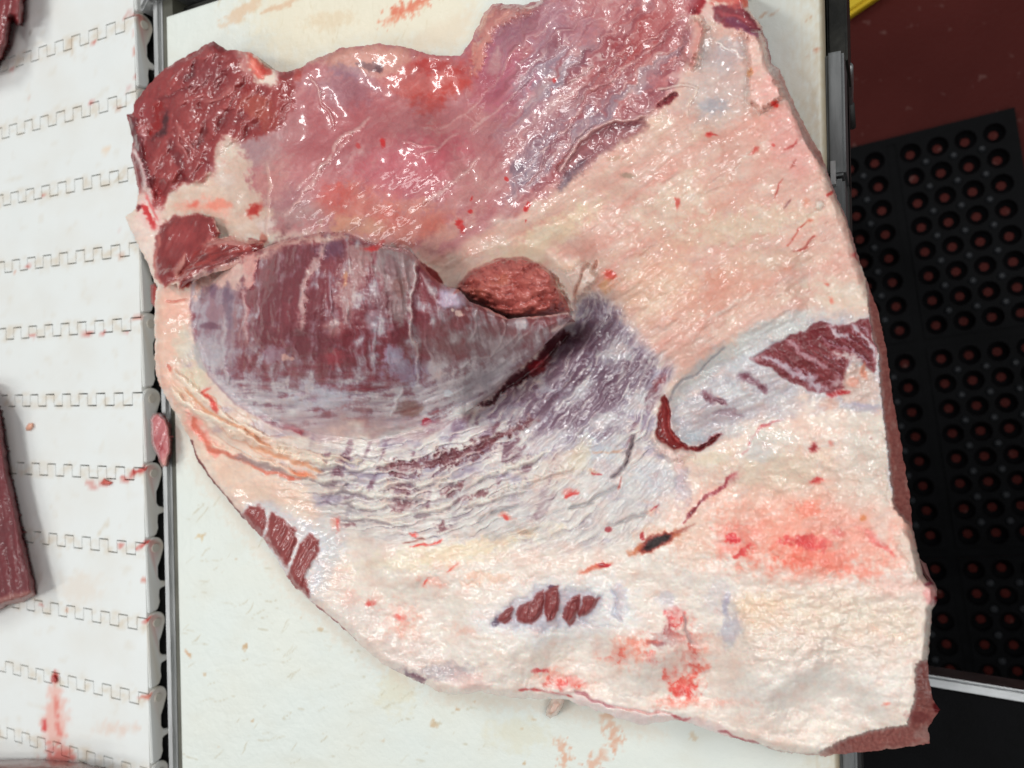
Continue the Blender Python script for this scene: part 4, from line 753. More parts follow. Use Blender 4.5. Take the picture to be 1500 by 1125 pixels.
    E(1310, 860, 40, 16, (230, 182, 170), 0.6, 0.8, 0.5); B([(1080, 860), (1200, 850), (1330, 870), (1360, 900), (1345, 1040), (1240, 1070), (1080, 1060), (1040, 980)], (234, 218, 206), 0.75, 30, 14); B([(1080, 880), (1180, 865), (1260, 870), (1340, 890), (1355, 940), (1260, 930), (1150, 920), (1080, 930)], (236, 220, 204), 0.7, 18, 14)
    m = sst(-10, 30, sdf(p.wu, p.wv, [(1060, 870), (1200, 850), (1350, 870), (1350, 960), (1200, 985), (1080, 975)])); f1c, f2c = worley(u/17+0.5*n1, v/10+0.5*n2, 14); p.h += m*(1.5*np.clip(1-(f1c/0.9)**2, 0, 1)+0.5*lw); p.w += m*(0.95-p.w)
    B([(1090, 985), (1180, 965), (1330, 975), (1335, 1030), (1280, 1060), (1120, 1050), (1050, 1030)], (238, 232, 226), 0.7, 30, 12); E(1110, 905, 40, 20, (236, 212, 192), 0.5); E(1108, 885, 50, 12, (236, 206, 178), 0.5, 0.8, 0.6)
    E(1015, 790, 30, 40, (226, 200, 184), 0.6); E(1140, 690, 70, 30, (220, 208, 190), 0.65, 0.8, 0.5); E(1260, 700, 40, 50, (214, 200, 188), 0.6); E(1290, 760, 14, 34, (222, 204, 192), 0.6)
    B([(1320, 780), (1345, 812), (1352, 842), (1345, 850), (1325, 820), (1312, 790)], (224, 208, 196), 0.8, 6, 5, dh=1.5); E(1363, 872, 10, 16, (226, 166, 164), 0.9, 0.5, 0.3, wet=0.9); E(1371, 880, 4, 8, (150, 34, 48), 0.9); E(1366, 854, 7, 3, (170, 86, 104), 0.9)
    # ---- bloody patches in the lower fat
    for x, y, r_, q, c, a in ((985, 905, 9, 20, (196, 44, 48), 0.9), (980, 920, 6, 12, (140, 70, 76), 0.7), (975, 935, 26, 10, (172, 140, 140), 0.7), (960, 942, 14, 3, (110, 30, 40), 0.8), (995, 900, 8, 16, (206, 60, 62), 0.7), (1005, 950, 22, 40, (214, 120, 108), 0.6), (1015, 960, 5, 30, (190, 70, 66), 0.7), (1002, 1010, 14, 9, (196, 30, 34), 0.9), (1000, 1000, 22, 20, (222, 90, 76), 0.8), (990, 1030, 26, 8, (228, 110, 92), 0.7), (985, 990, 12, 10, (214, 70, 62), 0.6), (1028, 980, 10, 12, (214, 80, 66), 0.6), (920, 955, 34, 22, (232, 140, 120), 0.65), (905, 965, 14, 10, (216, 80, 66), 0.7), (940, 945, 16, 14, (226, 120, 100), 0.6), (955, 965, 8, 12, (206, 70, 70), 0.6), (1030, 945, 16, 24, (232, 150, 130), 0.5), (830, 1000, 26, 8, (198, 34, 40), 0.9), (812, 994, 30, 10, (230, 150, 130), 0.6), (850, 1005, 24, 8, (230, 130, 110), 0.6), (790, 985, 8, 3, (190, 50, 54), 0.8), (1060, 1030, 40, 6, (228, 150, 134), 0.5),
                         (585, 905, 20, 22, (236, 166, 150), 0.7), (586, 905, 7, 5, (222, 80, 74), 0.7), (600, 925, 14, 20, (232, 176, 158), 0.5), (632, 852, 16, 8, (232, 150, 132), 0.6), (680, 923, 22, 7, (236, 176, 158), 0.6), (543, 883, 5, 5, (196, 40, 36), 0.95), (545, 880, 20, 10, (232, 180, 166), 0.5), (515, 875, 10, 14, (232, 176, 164), 0.5), (760, 895, 4, 3, (206, 70, 60), 0.8), (1192, 656, 6, 6, (140, 14, 22), 0.95), (1218, 648, 6, 4, (206, 130, 120), 0.8), (1200, 705, 14, 4, (214, 90, 80), 0.6), (1275, 644, 1.8, 1.8, (120, 20, 30), 0.9), (1055, 748, 7, 5, (222, 160, 140), 0.7), (1268, 757, 4, 5, (200, 120, 70), 0.8), (893, 404, 8, 7, (190, 24, 26), 0.95), (890, 410, 14, 12, (222, 130, 100), 0.6), (886, 422, 8, 8, (214, 176, 130), 0.6), (1296, 1032, 5, 3, (226, 120, 106), 0.8), (606, 785, 5, 4, (222, 70, 62), 0.85), (743, 757, 8, 4, (210, 110, 90), 0.6), (742, 758, 3, 2.5, (200, 50, 44), 0.8), (489, 770, 8, 8, (224, 150, 132), 0.8), (495, 772, 4, 9, (206, 80, 76), 0.7), (890, 776, 3, 3, (150, 20, 30), 0.9), (1042, 775, 4, 4, (206, 50, 50), 0.4), (712, 845, 30, 6, (232, 186, 160), 0.6), (660, 830, 18, 10, (234, 170, 150), 0.55), (690, 855, 14, 6, (232, 170, 140), 0.6), (970, 785, 30, 14, (222, 176, 150), 0.5), (835, 722, 9, 4, (206, 90, 80), 0.6), (870, 690, 8, 4, (200, 140, 100), 0.5), (953, 750, 6, 6, (220, 160, 140), 0.6), (1255, 375, 6, 4, (186, 60, 64), 0.7), (1040, 198, 6, 4, (206, 60, 54), 0.85), (992, 300, 3, 9, (190, 60, 54), 0.8), (1135, 212, 2, 2, (190, 60, 54), 0.8), (1220, 440, 5, 5, (214, 100, 84), 0.7), (1212, 416, 3, 3, (196, 80, 66), 0.7), (1155, 392, 10, 6, (206, 130, 108), 0.6), (1180, 296, 5, 5, (206, 130, 108), 0.6), (1050, 410, 14, 26, (206, 140, 124), 0.4), (900, 232, 10, 3, (176, 150, 128), 0.7), (920, 256, 8, 2.5, (140, 128, 112), 0.7)):
        E(x, y, r_, q, c, a*0.82, 0.95, 0.6, nz=vein if max(r_, q) > 9 and c[0]-c[1] > 50 else None)
    # dark scab and other red streaks
    B([(922, 812), (936, 798), (976, 778), (1000, 774), (992, 788), (955, 806)], (176, 84, 54), 0.7, 7, 5); B([(934, 808), (942, 794), (974, 779), (987, 779), (982, 792), (950, 806)], (120, 26, 22), 0.9, 5, 3, wet=0.1); B([(939, 805), (946, 796), (974, 782), (984, 782), (978, 790), (950, 803)], (58, 10, 10), 0.9, 3, 2, wet=0.05); E(943, 786, 4, 4, (170, 20, 26), 0.9); S([(925, 808), (938, 800)], 6, (200, 120, 80), 0.7); S([(985, 782), (1000, 778), (1015, 770)], 3, (150, 80, 70), 0.6)
    S([(850, 838), (868, 832), (885, 825), (896, 826)], 4.5, (206, 100, 74), 0.85); E(884, 826, 7, 5, (170, 20, 30), 0.95); E(890, 828, 5, 3, (190, 30, 44), 0.9)
    for pts, w_, c in (([(1000, 765), (1018, 745), (1035, 728), (1060, 712), (1075, 692)], 2.6, (150, 50, 62)), ([(1008, 758), (1030, 732)], 2, (120, 24, 36)), ([(1070, 705), (1078, 690)], 6, (196, 130, 130)), ([(1188, 704), (1202, 702)], 3, (190, 50, 52)), ([(1096, 652), (1106, 638), (1118, 626), (1145, 612)], 1.4, (190, 70, 76)), ([(1085, 670), (1098, 655)], 2, (206, 150, 150)), ([(1135, 288), (1148, 264)], 1.3, (170, 64, 54)), ([(1150, 222), (1168, 205)], 1.4, (176, 70, 66)), ([(1155, 358), (1170, 335), (1182, 322)], 1.5, (180, 80, 66)), ([(1162, 368), (1180, 360), (1195, 345)], 1.4, (160, 70, 60)), ([(1182, 322), (1190, 320)], 3, (204, 110, 92)), ([(1210, 288), (1218, 278)], 1.4, (186, 60, 56)), ([(1255, 372), (1262, 386)], 2.5, (170, 50, 56)), ([(1152, 305), (1158, 292)], 1.2, (140, 90, 90)), ([(1158, 245), (1164, 232)], 1.4, (170, 90, 80)), ([(1035, 196), (1054, 199)], 1.5, (186, 50, 46)), ([(1098, 225), (1110, 214)], 1.4, (190, 80, 70)), ([(952, 748), (962, 740)], 1.6, (160, 20, 30)), ([(825, 728), (845, 722)], 1.6, (200, 60, 56)), ([(868, 692), (882, 694)], 1.4, (170, 30, 36)), ([(905, 720), (912, 700)], 1.2, (170, 80, 70)), ([(600, 805), (640, 795), (648, 790)], 2, (210, 70, 60)), ([(590, 798), (620, 790)], 1.4, (150, 90, 80)), ([(1040, 470), (1060, 455), (1100, 430)], 3, (216, 190, 178)), ([(620, 858), (628, 846)], 1.4, (210, 90, 80)), ([(655, 838), (672, 826)], 1.5, (222, 110, 96)), ([(760, 1010), (800, 1012), (840, 1020)], 1.4, (190, 90, 90)), ([(1075, 1080), (1110, 1088)], 1.6, (170, 60, 66)), ([(860, 1036), (900, 1050)], 1.6, (150, 66, 76)), ([(985, 1056), (1000, 1060)], 1.8, (160, 50, 60)), ([(845, 1028), (880, 1042)], 1.5, (200, 130, 120))):
        S(pts, w_, c, 0.85, rag=0.7)
    E(1063, 885, 5, 18, (150, 146, 170), 0.9, 0.7, 0.4, -14); E(1070, 920, 14, 22, (186, 184, 196), 0.7, 0.8, 0.5, -12, wet=0.9); E(1055, 880, 22, 30, (210, 204, 208), 0.5); E(975, 880, 16, 12, (214, 208, 212), 0.8); S([(1000, 900), (1004, 925), (1018, 945)], 2, (170, 150, 150), 0.6, dh=-1); S([(840, 905), (870, 915), (905, 920)], 1.6, (176, 172, 182), 0.5, dh=-1)
    B([(836, 1010), (900, 1032), (985, 1046), (1062, 1062), (1066, 1095), (985, 1072), (940, 1080), (846, 1050)], (230, 213, 210), 0.85, 6, 4, wet=0.6); S([(838, 1012), (870, 1026), (900, 1036)], 1.8, (150, 70, 80), 0.6, dh=-1.2); S([(900, 1036), (950, 1042), (985, 1046)], 1.4, (206, 150, 146), 0.7, dh=-1.0); S([(985, 1048), (1000, 1054), (1012, 1052)], 2.2, (170, 50, 60), 0.8); S([(1050, 1072), (1085, 1082), (1112, 1090)], 2.2, (160, 56, 66), 0.8); S([(790, 1008), (815, 1018), (838, 1012)], 2, (214, 180, 176), 0.8, dh=0.6)
    # ---- five muscle bundles in their window
    B([(700, 925), (690, 905), (760, 870), (800, 845), (850, 850), (900, 845), (925, 870), (930, 910), (880, 930), (790, 940)], (232, 230, 230), 0.85, 26, 12); B([(722, 915), (728, 895), (760, 878), (800, 858), (822, 862), (880, 868), (882, 885), (862, 912), (800, 924), (745, 922)], (178, 172, 184), 0.7, 9, 5, dh=-1.0); E(905, 880, 12, 26, (206, 204, 212), 0.8, 0.6, 0.6); S([(895, 860), (902, 880), (898, 900), (908, 910)], 2.5, (180, 178, 190), 0.6, dh=-1); E(728, 910, 5, 7, (112, 96, 112), 0.9); E(808, 862, 6, 4, (100, 70, 90), 0.8)
    for q in BUND:
        B(q, (138, 68, 68), 1, 3.0, 1.6, wet=0.45); i = sst(-1, 5, sdf(u, v, q)); kr = fbm(*rot(u, v, 78, 30, 2.6), 3, 130); mix(i*np.clip(kr, 0, 1)*0.8, (160, 94, 90)); mix(i*np.clip(-kr, 0, 1)*0.7, (118, 52, 54)); p.h += i*(2.0+0.8*kr)
    # ---- red strip of muscle on the lower left edge
    B([(345, 752), (360, 735), (400, 738), (450, 765), (475, 790), (470, 850), (455, 885), (440, 870), (380, 800)], (208, 208, 214), 0.7, 8, 6)
    for q in LSTR:
        B(q, (144, 70, 68), 1, 4, 3.5, wet=0.6); i = sst(-1, 5, sdf(u, v, q)); kr = fbm(*rot(u, v, 62, 26, 4), 3, 134); mix(i*np.clip(kr, 0, 1)*0.6, (166, 100, 98)); mix(i*np.clip(-kr, 0, 1)*0.6, (116, 48, 50)); p.h += i*(1.5+0.8*kr)
    # ---- pocket on the right
    PK = [(985, 640), (975, 610), (980, 580), (1005, 555), (1040, 525), (1085, 495), (1130, 470), (1180, 458), (1230, 462), (1275, 465), (1290, 520), (1290, 590), (1270, 602), (1240, 598), (1180, 580), (1130, 610), (1080, 630), (1040, 650), (1010, 655)]
    d = sdf(p.wu, p.wv, PK)+12*n1+7*n2; m = sst(-16, 18, d); pw = fbm(*rot(u, v, 25, 50, 12), 4, 140)
    mix(m, (186, 180, 184)); mix(m*np.clip(pw, 0, 1)*0.8, (216, 214, 212)); mix(m*np.clip(-pw, 0, 1)*0.6, (158, 146, 158)); p.h += m*(0.9*pw+0.4*n2); p.w += m*(0.65-p.w)
    B([(1040, 520), (1080, 492), (1130, 468), (1190, 452), (1180, 480), (1120, 505), (1060, 540), (1010, 570), (985, 600), (985, 575)], (204, 204, 200), 0.7, 10, 8); S([(978, 590), (1000, 560), (1030, 540), (1062, 508)], 2, (140, 132, 138), 0.6, dh=-1)
    PM = [(1098, 526), (1112, 516), (1140, 506), (1158, 492), (1180, 486), (1186, 476), (1200, 472), (1222, 478), (1244, 478), (1258, 470), (1273, 468), (1280, 500), (1284, 530), (1282, 546), (1262, 534), (1244, 528), (1238, 545), (1236, 572), (1216, 576), (1190, 572), (1170, 562), (1130, 540)]
    B(PM, (122, 42, 48), 1, 4, 2.5, dh=-1, wet=0.3); i = sst(0, 8, sdf(u, v, PM)); kr = fbm(*rot(u, v, -38, 34, 4.5), 3, 144); mix(i*np.clip(kr, 0, 1)*0.7, (148, 70, 74)); mix(i*np.clip(-kr, 0, 1)*0.5, (98, 28, 38)); p.h += i*0.3*kr; pf_ = sst(0.80, 0.95, ridge(*rot(u+7*n1, v+7*n2, -36, 90, 17), 2, 350)); mix(i*pf_*0.75, (176, 160, 172)); p.h += i*pf_*0.5
    for pts, w_, c in (([(1122, 520), (1140, 532), (1165, 548), (1195, 555)], 4, (190, 180, 190)), ([(1150, 500), (1175, 512), (1195, 530), (1212, 540)], 3.5, (176, 140, 146)), ([(1222, 518), (1240, 520), (1255, 532), (1262, 545)], 5.5, (214, 204, 202)), ([(1180, 556), (1195, 566), (1210, 570)], 5, (180, 168, 176)), ([(1214, 478), (1225, 488), (1240, 492)], 4, (196, 186, 192)), ([(1248, 478), (1262, 488), (1275, 505), (1282, 530)], 2.6, (202, 196, 202)), ([(1222, 555), (1228, 562), (1218, 568)], 6, (176, 150, 154)), ([(1200, 490), (1215, 505), (1245, 512)], 2, (150, 100, 110))):
        S(pts, w_, c, 0.85, rag=0.8, dh=0.6)
    B([(1236, 545), (1250, 532), (1272, 540), (1284, 556), (1284, 585), (1268, 598), (1236, 588), (1226, 575)], (206, 182, 172), 0.9, 6, 6); E(1265, 545, 6, 12, (214, 140, 116), 0.7); E(1250, 560, 10, 8, (222, 150, 130), 0.6); E(1268, 598, 26, 6, (156, 150, 172), 0.7, 0.7, 0.5, -10); S([(1213, 578), (1228, 576), (1242, 574)], 3, (170, 24, 30), 0.9); E(1215, 590, 14, 8, (214, 160, 140), 0.5)
    for pts, w_ in (([(1082, 549), (1098, 556), (1106, 560)], 5.5), ([(1108, 562), (1118, 570), (1124, 574)], 5.5), ([(1032, 574), (1040, 582), (1046, 588)], 6), ([(1046, 586), (1056, 590), (1064, 592)], 3.5), ([(1045, 608), (1070, 604), (1085, 604)], 4)):
        S(pts, w_, (108, 48, 62) if w_ != 4 else (150, 120, 128), 0.92, rag=0.7, dh=-1)
    E(1075, 570, 30, 14, (212, 214, 216), 0.6, 0.8, 0.5, 15); E(1085, 535, 40, 10, (208, 210, 214), 0.6, 0.8, 0.5, 30); E(1010, 640, 22, 12, (170, 178, 186), 0.7, 0.8, 0.6, 20); E(1015, 605, 14, 14, (196, 190, 190), 0.6); E(1150, 600, 50, 14, (196, 186, 188), 0.7, 0.8, 0.5, 10); E(1055, 612, 30, 10, (170, 156, 162), 0.6, 0.8, 0.5, 10)
    CR = [(972, 582), (977, 578), (980, 600), (984, 625), (994, 648), (1010, 656), (1035, 648), (1054, 638), (1040, 652), (1010, 661), (985, 660), (968, 648), (959, 630), (962, 605)]
    B(CR, (140, 34, 34), 1, 2.5, 2, dh=-2.5, wet=0.45); S([(968, 600), (972, 630), (984, 650)], 3, (156, 44, 42), 0.7); S([(975, 590), (982, 630), (994, 652)], 1.4, (190, 110, 104), 0.6); S([(1020, 656), (1040, 646), (1056, 636)], 3, (112, 24, 30), 0.8)
    S([(958, 640), (970, 662), (990, 668), (1015, 664)], 6, (222, 196, 188), 0.8, dh=3); E(995, 690, 8, 24, (216, 188, 186), 0.7, 0.6, 0.5, 8, dh=1); E(1000, 715, 12, 26, (186, 176, 186), 0.6, 0.7, 0.6); E(960, 700, 26, 26, (196, 196, 202), 0.6); E(1045, 672, 24, 10, (226, 214, 194), 0.7); E(1130, 640, 30, 12, (216, 212, 204), 0.7, wet=0.9); E(1115, 660, 24, 14, (206, 206, 206), 0.6)
    B([(1240, 600), (1290, 600), (1300, 680), (1308, 740), (1270, 720), (1240, 650)], (212, 202, 192), 0.6, 14, 10)
    S([(1288, 520), (1290, 560), (1294, 600), (1300, 660), (1306, 720)], 2.4, (206, 200, 206), 0.7)
    # ---- the flap
    d = sdf(p.wu, p.wv, FLAP)
    m = sst(-3, 4, sdf(u, v, FLAP)+1.0*n2)*sst(672, 590, v-0.18*np.abs(u-520)+24*n1+20)
    fu = u-0.22*(v-480)*np.clip((u-470)/150, -0.8, 1)+5*n1
    vs_ = fbm(fu/10, v/95, 4, 150); vs2 = fbm(fu/5, v/60, 3, 154); patch = fbm(u/34, v/26, 4, 158); hs = fbm(u/60, (v+0.35*(u-520)*sst(520, 800, u))/8, 3, 162)
    low = sst(510, 600, v+0.25*np.clip(u-650, 0, 200)); rgt = sst(600, 700, u)
    bw = fu/27+0.5*fbm(u/60, v/70, 2, 149); seam = np.abs(bw-np.round(bw)); seam = sst(0.16, 0.03, seam+0.08*n2)*np.clip(0.5+1.4*fbm(fu/30, v/50, 2, 148), 0, 1)
    edge = sst(120, 20, line_d(u, v, FL_BLEND))
    film = (1-low)*(0.55*fbm(fu/17, v/38, 4, 151)+0.65*fbm(u/30, v/26, 3, 152)+0.25*vs2)+low*(0.7*fbm(u/40, (v+0.35*(u-520)*sst(520, 800, u))/11, 4, 153)+0.5*patch+0.2)
    film = film+0.12*rgt-0.22*sst(560, 380, u)*(1-low)+0.45*edge+0.25*seam; fm = sst(-0.15, 0.38, film+0.08*p.n3)
    mix(m, (130, 62, 70)); mix(m*np.clip(0.7*vs_+0.1, 0, 1)*0.6, (106, 44, 56)); mix(m*np.clip(-vs_, 0, 1)*0.6, (150, 92, 98)); mix(m*rgt*0.5, (126, 84, 82))
    mix(m*fm*0.80, (158, 142, 150)); mix(m*rgt*fm*0.5, (142, 126, 126)); mix(m*sst(0.22, 0.62, film+0.12*p.n3)*0.75, (202, 197, 199)); mix(m*(1-low)*seam*0.30, (190, 172, 176)); mix(m*np.clip(vs2-0.2, 0, 1)*(1-low)*0.35, (176, 142, 150))
    mix(m*low*np.clip(hs-0.05, 0, 1)*0.7, (214, 210, 208)); mix(m*low*np.clip(-hs-0.12, 0, 1)*0.6, (106, 80, 96)); p.h += m*(1-low)*seam*0.5
    p.h += m*(0.8*vs_*(1-low)+1.0*patch+0.9*hs*low+0.2*n2); p.w += m*(0.33-p.w)
    B([(283, 402), (300, 397), (345, 384), (356, 400), (350, 470), (352, 540), (335, 560), (300, 530), (284, 480)], (166, 152, 160), 0.7, 22, 12); B([(283, 402), (300, 397), (350, 382), (356, 398), (348, 425), (300, 420), (285, 440)], (226, 190, 178), 0.85, 7, 6); E(312, 425, 6, 9, (124, 98, 116), 0.8); E(334, 440, 7, 22, (118, 94, 112), 0.8, 0.6, 0.5); E(310, 478, 14, 7, (112, 74, 90), 0.7); E(336, 470, 8, 12, (124, 100, 116), 0.6); E(310, 520, 22, 20, (190, 186, 190), 0.6); S([(286, 500), (290, 525), (305, 545)], 3, (176, 170, 168), 0.8)
    B([(356, 372), (372, 368), (380, 380), (372, 410), (362, 420), (354, 400)], (224, 172, 164), 0.9, 5, 4, dh=3); S([(356, 420), (362, 460), (360, 500)], 3, (206, 170, 168), 0.7, dh=1.2); S([(326, 470), (326, 530), (332, 560)], 2.5, (190, 182, 186), 0.7, dh=1.5)
    B([(375, 374), (400, 360), (440, 347), (500, 341), (512, 348), (480, 356), (440, 356), (410, 366), (390, 380)], (222, 188, 174), 0.85, 6, 6)
    for x, y, a, b_, dg in ((420, 400, 26, 44, 6), (455, 372, 12, 20, 0), (398, 450, 20, 40, 0), (460, 450, 18, 34, 0), (440, 500, 20, 30, 0), (495, 365, 14, 14, 0), (380, 490, 16, 20, 0), (480, 500, 20, 24, 0)):
        E(x, y, a, b_, (118, 56, 64), 0.6, 0.8, 0.7, dg)
    E(482, 366, 22, 14, (112, 74, 94), 0.7, 0.7, 0.4); S([(474, 355), (466, 380), (450, 410), (444, 440), (440, 480)], 4.5, (196, 166, 162), 0.8, rag=0.7, dh=1.2); S([(452, 395), (455, 402)], 2, (236, 220, 214), 0.9)
    B([(505, 365), (530, 352), (548, 360), (540, 400), (520, 440), (505, 470), (495, 440), (502, 405)], (190, 168, 162), 0.65, 16, 12); S([(506, 400), (502, 420)], 2, (196, 140, 106), 0.7); E(495, 480, 18, 12, (206, 170, 160), 0.4); E(490, 525, 14, 14, (160, 72, 80), 0.75, 0.7, 0.5); E(508, 490, 12, 14, (126, 48, 56), 0.7, 0.7, 0.6)
    B([(545, 358), (575, 362), (600, 366), (613, 382), (600, 440), (588, 480), (570, 460), (560, 420), (548, 400)], (166, 152, 150), 0.75, 8, 9); E(560, 440, 14, 20, (124, 82, 86), 0.6, 0.7, 0.6, 10); E(545, 470, 10, 24, (160, 152, 160), 0.6); E(575, 390, 10, 16, (130, 90, 94), 0.6); E(585, 420, 10, 14, (132, 84, 80), 0.6)
    S([(536, 363), (550, 360), (560, 356)], 4, (200, 60, 60), 0.85); S([(610, 380), (606, 420), (600, 450), (602, 480), (612, 520), (610, 560)], 2.4, (196, 186, 184), 0.8, dh=1.6); S([(618, 400), (628, 420), (640, 440)], 4, (176, 160, 160), 0.6, dh=1)
    B([(640, 440), (650, 420), (672, 424), (684, 440), (676, 455), (650, 452)], (186, 172, 190), 0.8, 6, 5, dh=1); E(672, 460, 6, 4, (222, 190, 180), 0.9, 0.4, 0.4); E(662, 456, 3, 3, (230, 206, 196), 0.9)
    E(590, 540, 30, 20, (170, 162, 182), 0.7, 0.8, 0.6); E(575, 520, 16, 12, (186, 180, 200), 0.6); E(470, 580, 40, 16, (186, 184, 196), 0.65, 0.8, 0.7); E(400, 520, 20, 14, (176, 170, 184), 0.5); E(640, 500, 40, 30, (126, 92, 92), 0.5, 0.8, 0.5); E(720, 500, 50, 28, (132, 110, 112), 0.5); E(700, 560, 40, 14, (146, 138, 142), 0.6, 0.8, 0.5, 35); E(600, 600, 20, 10, (134, 100, 90), 0.6); E(655, 575, 5, 4, (200, 206, 214), 0.8)
    S([(588, 570), (582, 590), (574, 605)], 2, (214, 206, 208), 0.7, dh=0.8); E(415, 525, 5, 5, (214, 170, 158), 0.8); E(425, 528, 4, 3, (214, 170, 158), 0.7)
    for pts in ([(740, 465), (738, 490), (720, 520)], [(790, 465), (770, 490), (750, 510)], [(700, 450), (690, 500)], [(670, 540), (720, 520), (760, 490)]): S(pts, 1.6, (166, 152, 152), 0.6, dh=0.7)
    # rim of the lip
    S(FLAP[21:24]+FLAP[24:][:0]+[(845, 452)], 2.2, (218, 188, 180), 0.8); S(FLAP[17:22], 1.8, (206, 170, 168), 0.8); S([(672, 424), (688, 441), (715, 452), (745, 467), (775, 464), (805, 462), (833, 457)], 1.8, (214, 184, 178), 0.8)
    # bottom seam of the flap
    E(625, 618, 8, 6, (176, 30, 44), 0.85, 0.5, 0.5); E(632, 622, 14, 8, (150, 90, 110), 0.6); S([(660, 612), (690, 600), (700, 592)], 5, (206, 204, 200), 0.7); S([(560, 640), (600, 632), (650, 620)], 4, (196, 192, 188), 0.6)
    # cleft right of the flap, its shade painted dark over red meat
    B([(724, 580), (745, 556), (775, 532), (800, 506), (826, 482), (832, 490), (815, 515), (804, 530), (798, 545), (775, 552), (745, 570), (720, 590), (700, 596)], (84, 26, 36), 0.95, 4, 4, dh=-3, wet=0.9); E(788, 536, 16, 9, (140, 26, 36), 0.9, 0.5, 0.4, 35); S([(775, 548), (795, 530), (803, 520)], 1.4, (206, 120, 124), 0.6); S([(786, 543), (800, 538)], 1.2, (206, 140, 140), 0.5)
    # stump of cut muscle and the knob of fat beside it
    KN = [(806, 395), (830, 398), (850, 386), (866, 392), (872, 402), (862, 418), (846, 436), (838, 456), (830, 440), (822, 415)]
    B([(800, 375), (850, 380), (874, 398), (860, 425), (838, 460), (815, 420)], (222, 200, 184), 0.8, 7, 5); B(KN, (228, 206, 196), 0.85, 5, 4, dh=5); S([(862, 388), (850, 405), (840, 430), (842, 452)], 1.6, (186, 140, 126), 0.7, dh=-2); S([(872, 384), (866, 394)], 2, (170, 110, 96), 0.6, dh=-2); S([(840, 450), (836, 470), (826, 478), (808, 484)], 2.6, (226, 204, 198), 0.9, dh=1)
    SV = STUMP[:10]+[(833, 457), (805, 462), (775, 464), (745, 467), (715, 452), (688, 441), (672, 424)]; B(SV, (172, 96, 90), 1, 2.5, 1, wet=0.5); i = sst(-1, 4, sdf(u, v, SV)); s1, s2 = worley(u/20+0.4*n2, v/14+0.4*n1, 21); cl = np.clip(s2-s1, 0, 1); mix(i*sst(0.16, 0.0, cl)*0.6, (126, 58, 56)); mix(i*np.clip(0.8-s1, 0, 1)*0.6, (190, 116, 106)); mix(i*np.clip(fine-0.2, 0, 1)*0.5, (206, 150, 144)); mix(i*np.clip(n1, 0, 1)*0.5, (158, 78, 70)); s3, s4 = worley(u/30+0.5*n1, v/21+0.5*n2, 25); mix(i*np.clip(s3-0.35, 0, 1)*0.5, (146, 70, 66)); mix(i*np.clip(0.4-s3, 0, 1)*0.9, (196, 124, 110)); p.h += i*(4.5*np.clip(1-s1**2, 0, 1)+3.0*np.clip(1-s3**2, 0, 1))
    E(735, 408, 14, 9, (184, 112, 94), 0.7, 0.5, 0.4); E(700, 430, 14, 8, (176, 100, 86), 0.6); E(715, 440, 16, 6, (170, 92, 84), 0.5); S([(672, 420), (680, 408), (690, 400)], 3, (134, 56, 54), 0.6)
    B([(614, 380), (624, 384), (640, 400), (652, 420), (640, 418), (628, 402)], (136, 58, 56), 1, 2, 1.5)
    # ---- cut faces on the right
    dt = sdf(u, v, TOP)+2.6*n2; m = sst(1.0, -1.5, dt)*sst(3, -3, -(u-1110)+0*v)
    cf1 = fbm(u/5, v/5, 3, 170); cf2 = fbm(u/16, v/22, 3, 174)
    mix(m, (182, 120, 113)); mix(m*np.clip(cf1, 0, 1)*0.8, (214, 156, 146)); mix(m*np.clip(-cf1, 0, 1)*0.7, (146, 80, 78)); mix(m*np.clip(cf2, 0, 1)*0.5, (196, 128, 118)); p.h += m*1.6*cf1; mix(m*sst(0.25, 0.6, fbm(u/8, v/26, 3, 176))*0.5, (216, 176, 166)); mix(m*sst(4.5, 1.5, -dt)*sst(690, 600, np.abs(v-650)*0+np.abs(v-620))*0.5, (214, 190, 186)); p.w += m*(0.45-p.w)
    E(1355, 1075, 14, 12, (206, 168, 160), 0.7, 0.5, 0.5); S([(1290, 1097), (1330, 1094), (1362, 1088)], 3, (206, 160, 150), 0.8); E(1374, 1038, 6, 8, (120, 20, 26), 0.8); E(1345, 1050, 16, 8, (140, 70, 70), 0.5); S([(1120, 52), (1124, 62), (1130, 92)], 2, (150, 70, 74), 0.9)
    E(1135, 104, 6, 8, (216, 200, 196), 0.7); S([(1206, 250), (1212, 268)], 4, (226, 204, 192), 0.7, dh=1); E(1203, 302, 7, 6, (224, 216, 206), 0.8, 0.4, 0.3, dh=1)
    # thin dark cut line along the lower left edge
    db = line_d(u, v, [(280, 647), (286, 668), (311, 706), (333, 731), (355, 759)]); mix(sst(4.0, 1.5, db+2*n2)*0.85, (112, 58, 58)); db = line_d(u, v, [(457, 883), (495, 914), (520, 938)]); mix(sst(3.0, 1.0, db+2*n2)*0.7, (130, 70, 74))
    Lm = p.c.mean(1); fm = sst(0.60, 0.76, Lm); t1 = fbm(u/24, v/17, 3, 180); t2 = fbm(*rot(u, v, 25, 40, 9), 3, 186); t3 = fbm(u/30, v/22, 4, 188)
    mix(fm*np.clip(t1, 0, 1)*0.30, (216, 164, 148)); mix(fm*np.clip(-t1, 0, 1)*0.40, (242, 234, 224)); mix(fm*np.clip(t2-0.15, 0, 1)*0.35, (190, 178, 176)); mix(fm*np.clip(t3-0.1, 0, 1)*0.35, (224, 190, 178)); mix(fm*np.clip(-t3-0.1, 0, 1)*0.30, (228, 226, 222))
    p.h += fm*(0.4*t1+0.08*t2)
    p.c *= (1+0.035*fine+0.012*p.n3)[:, None]
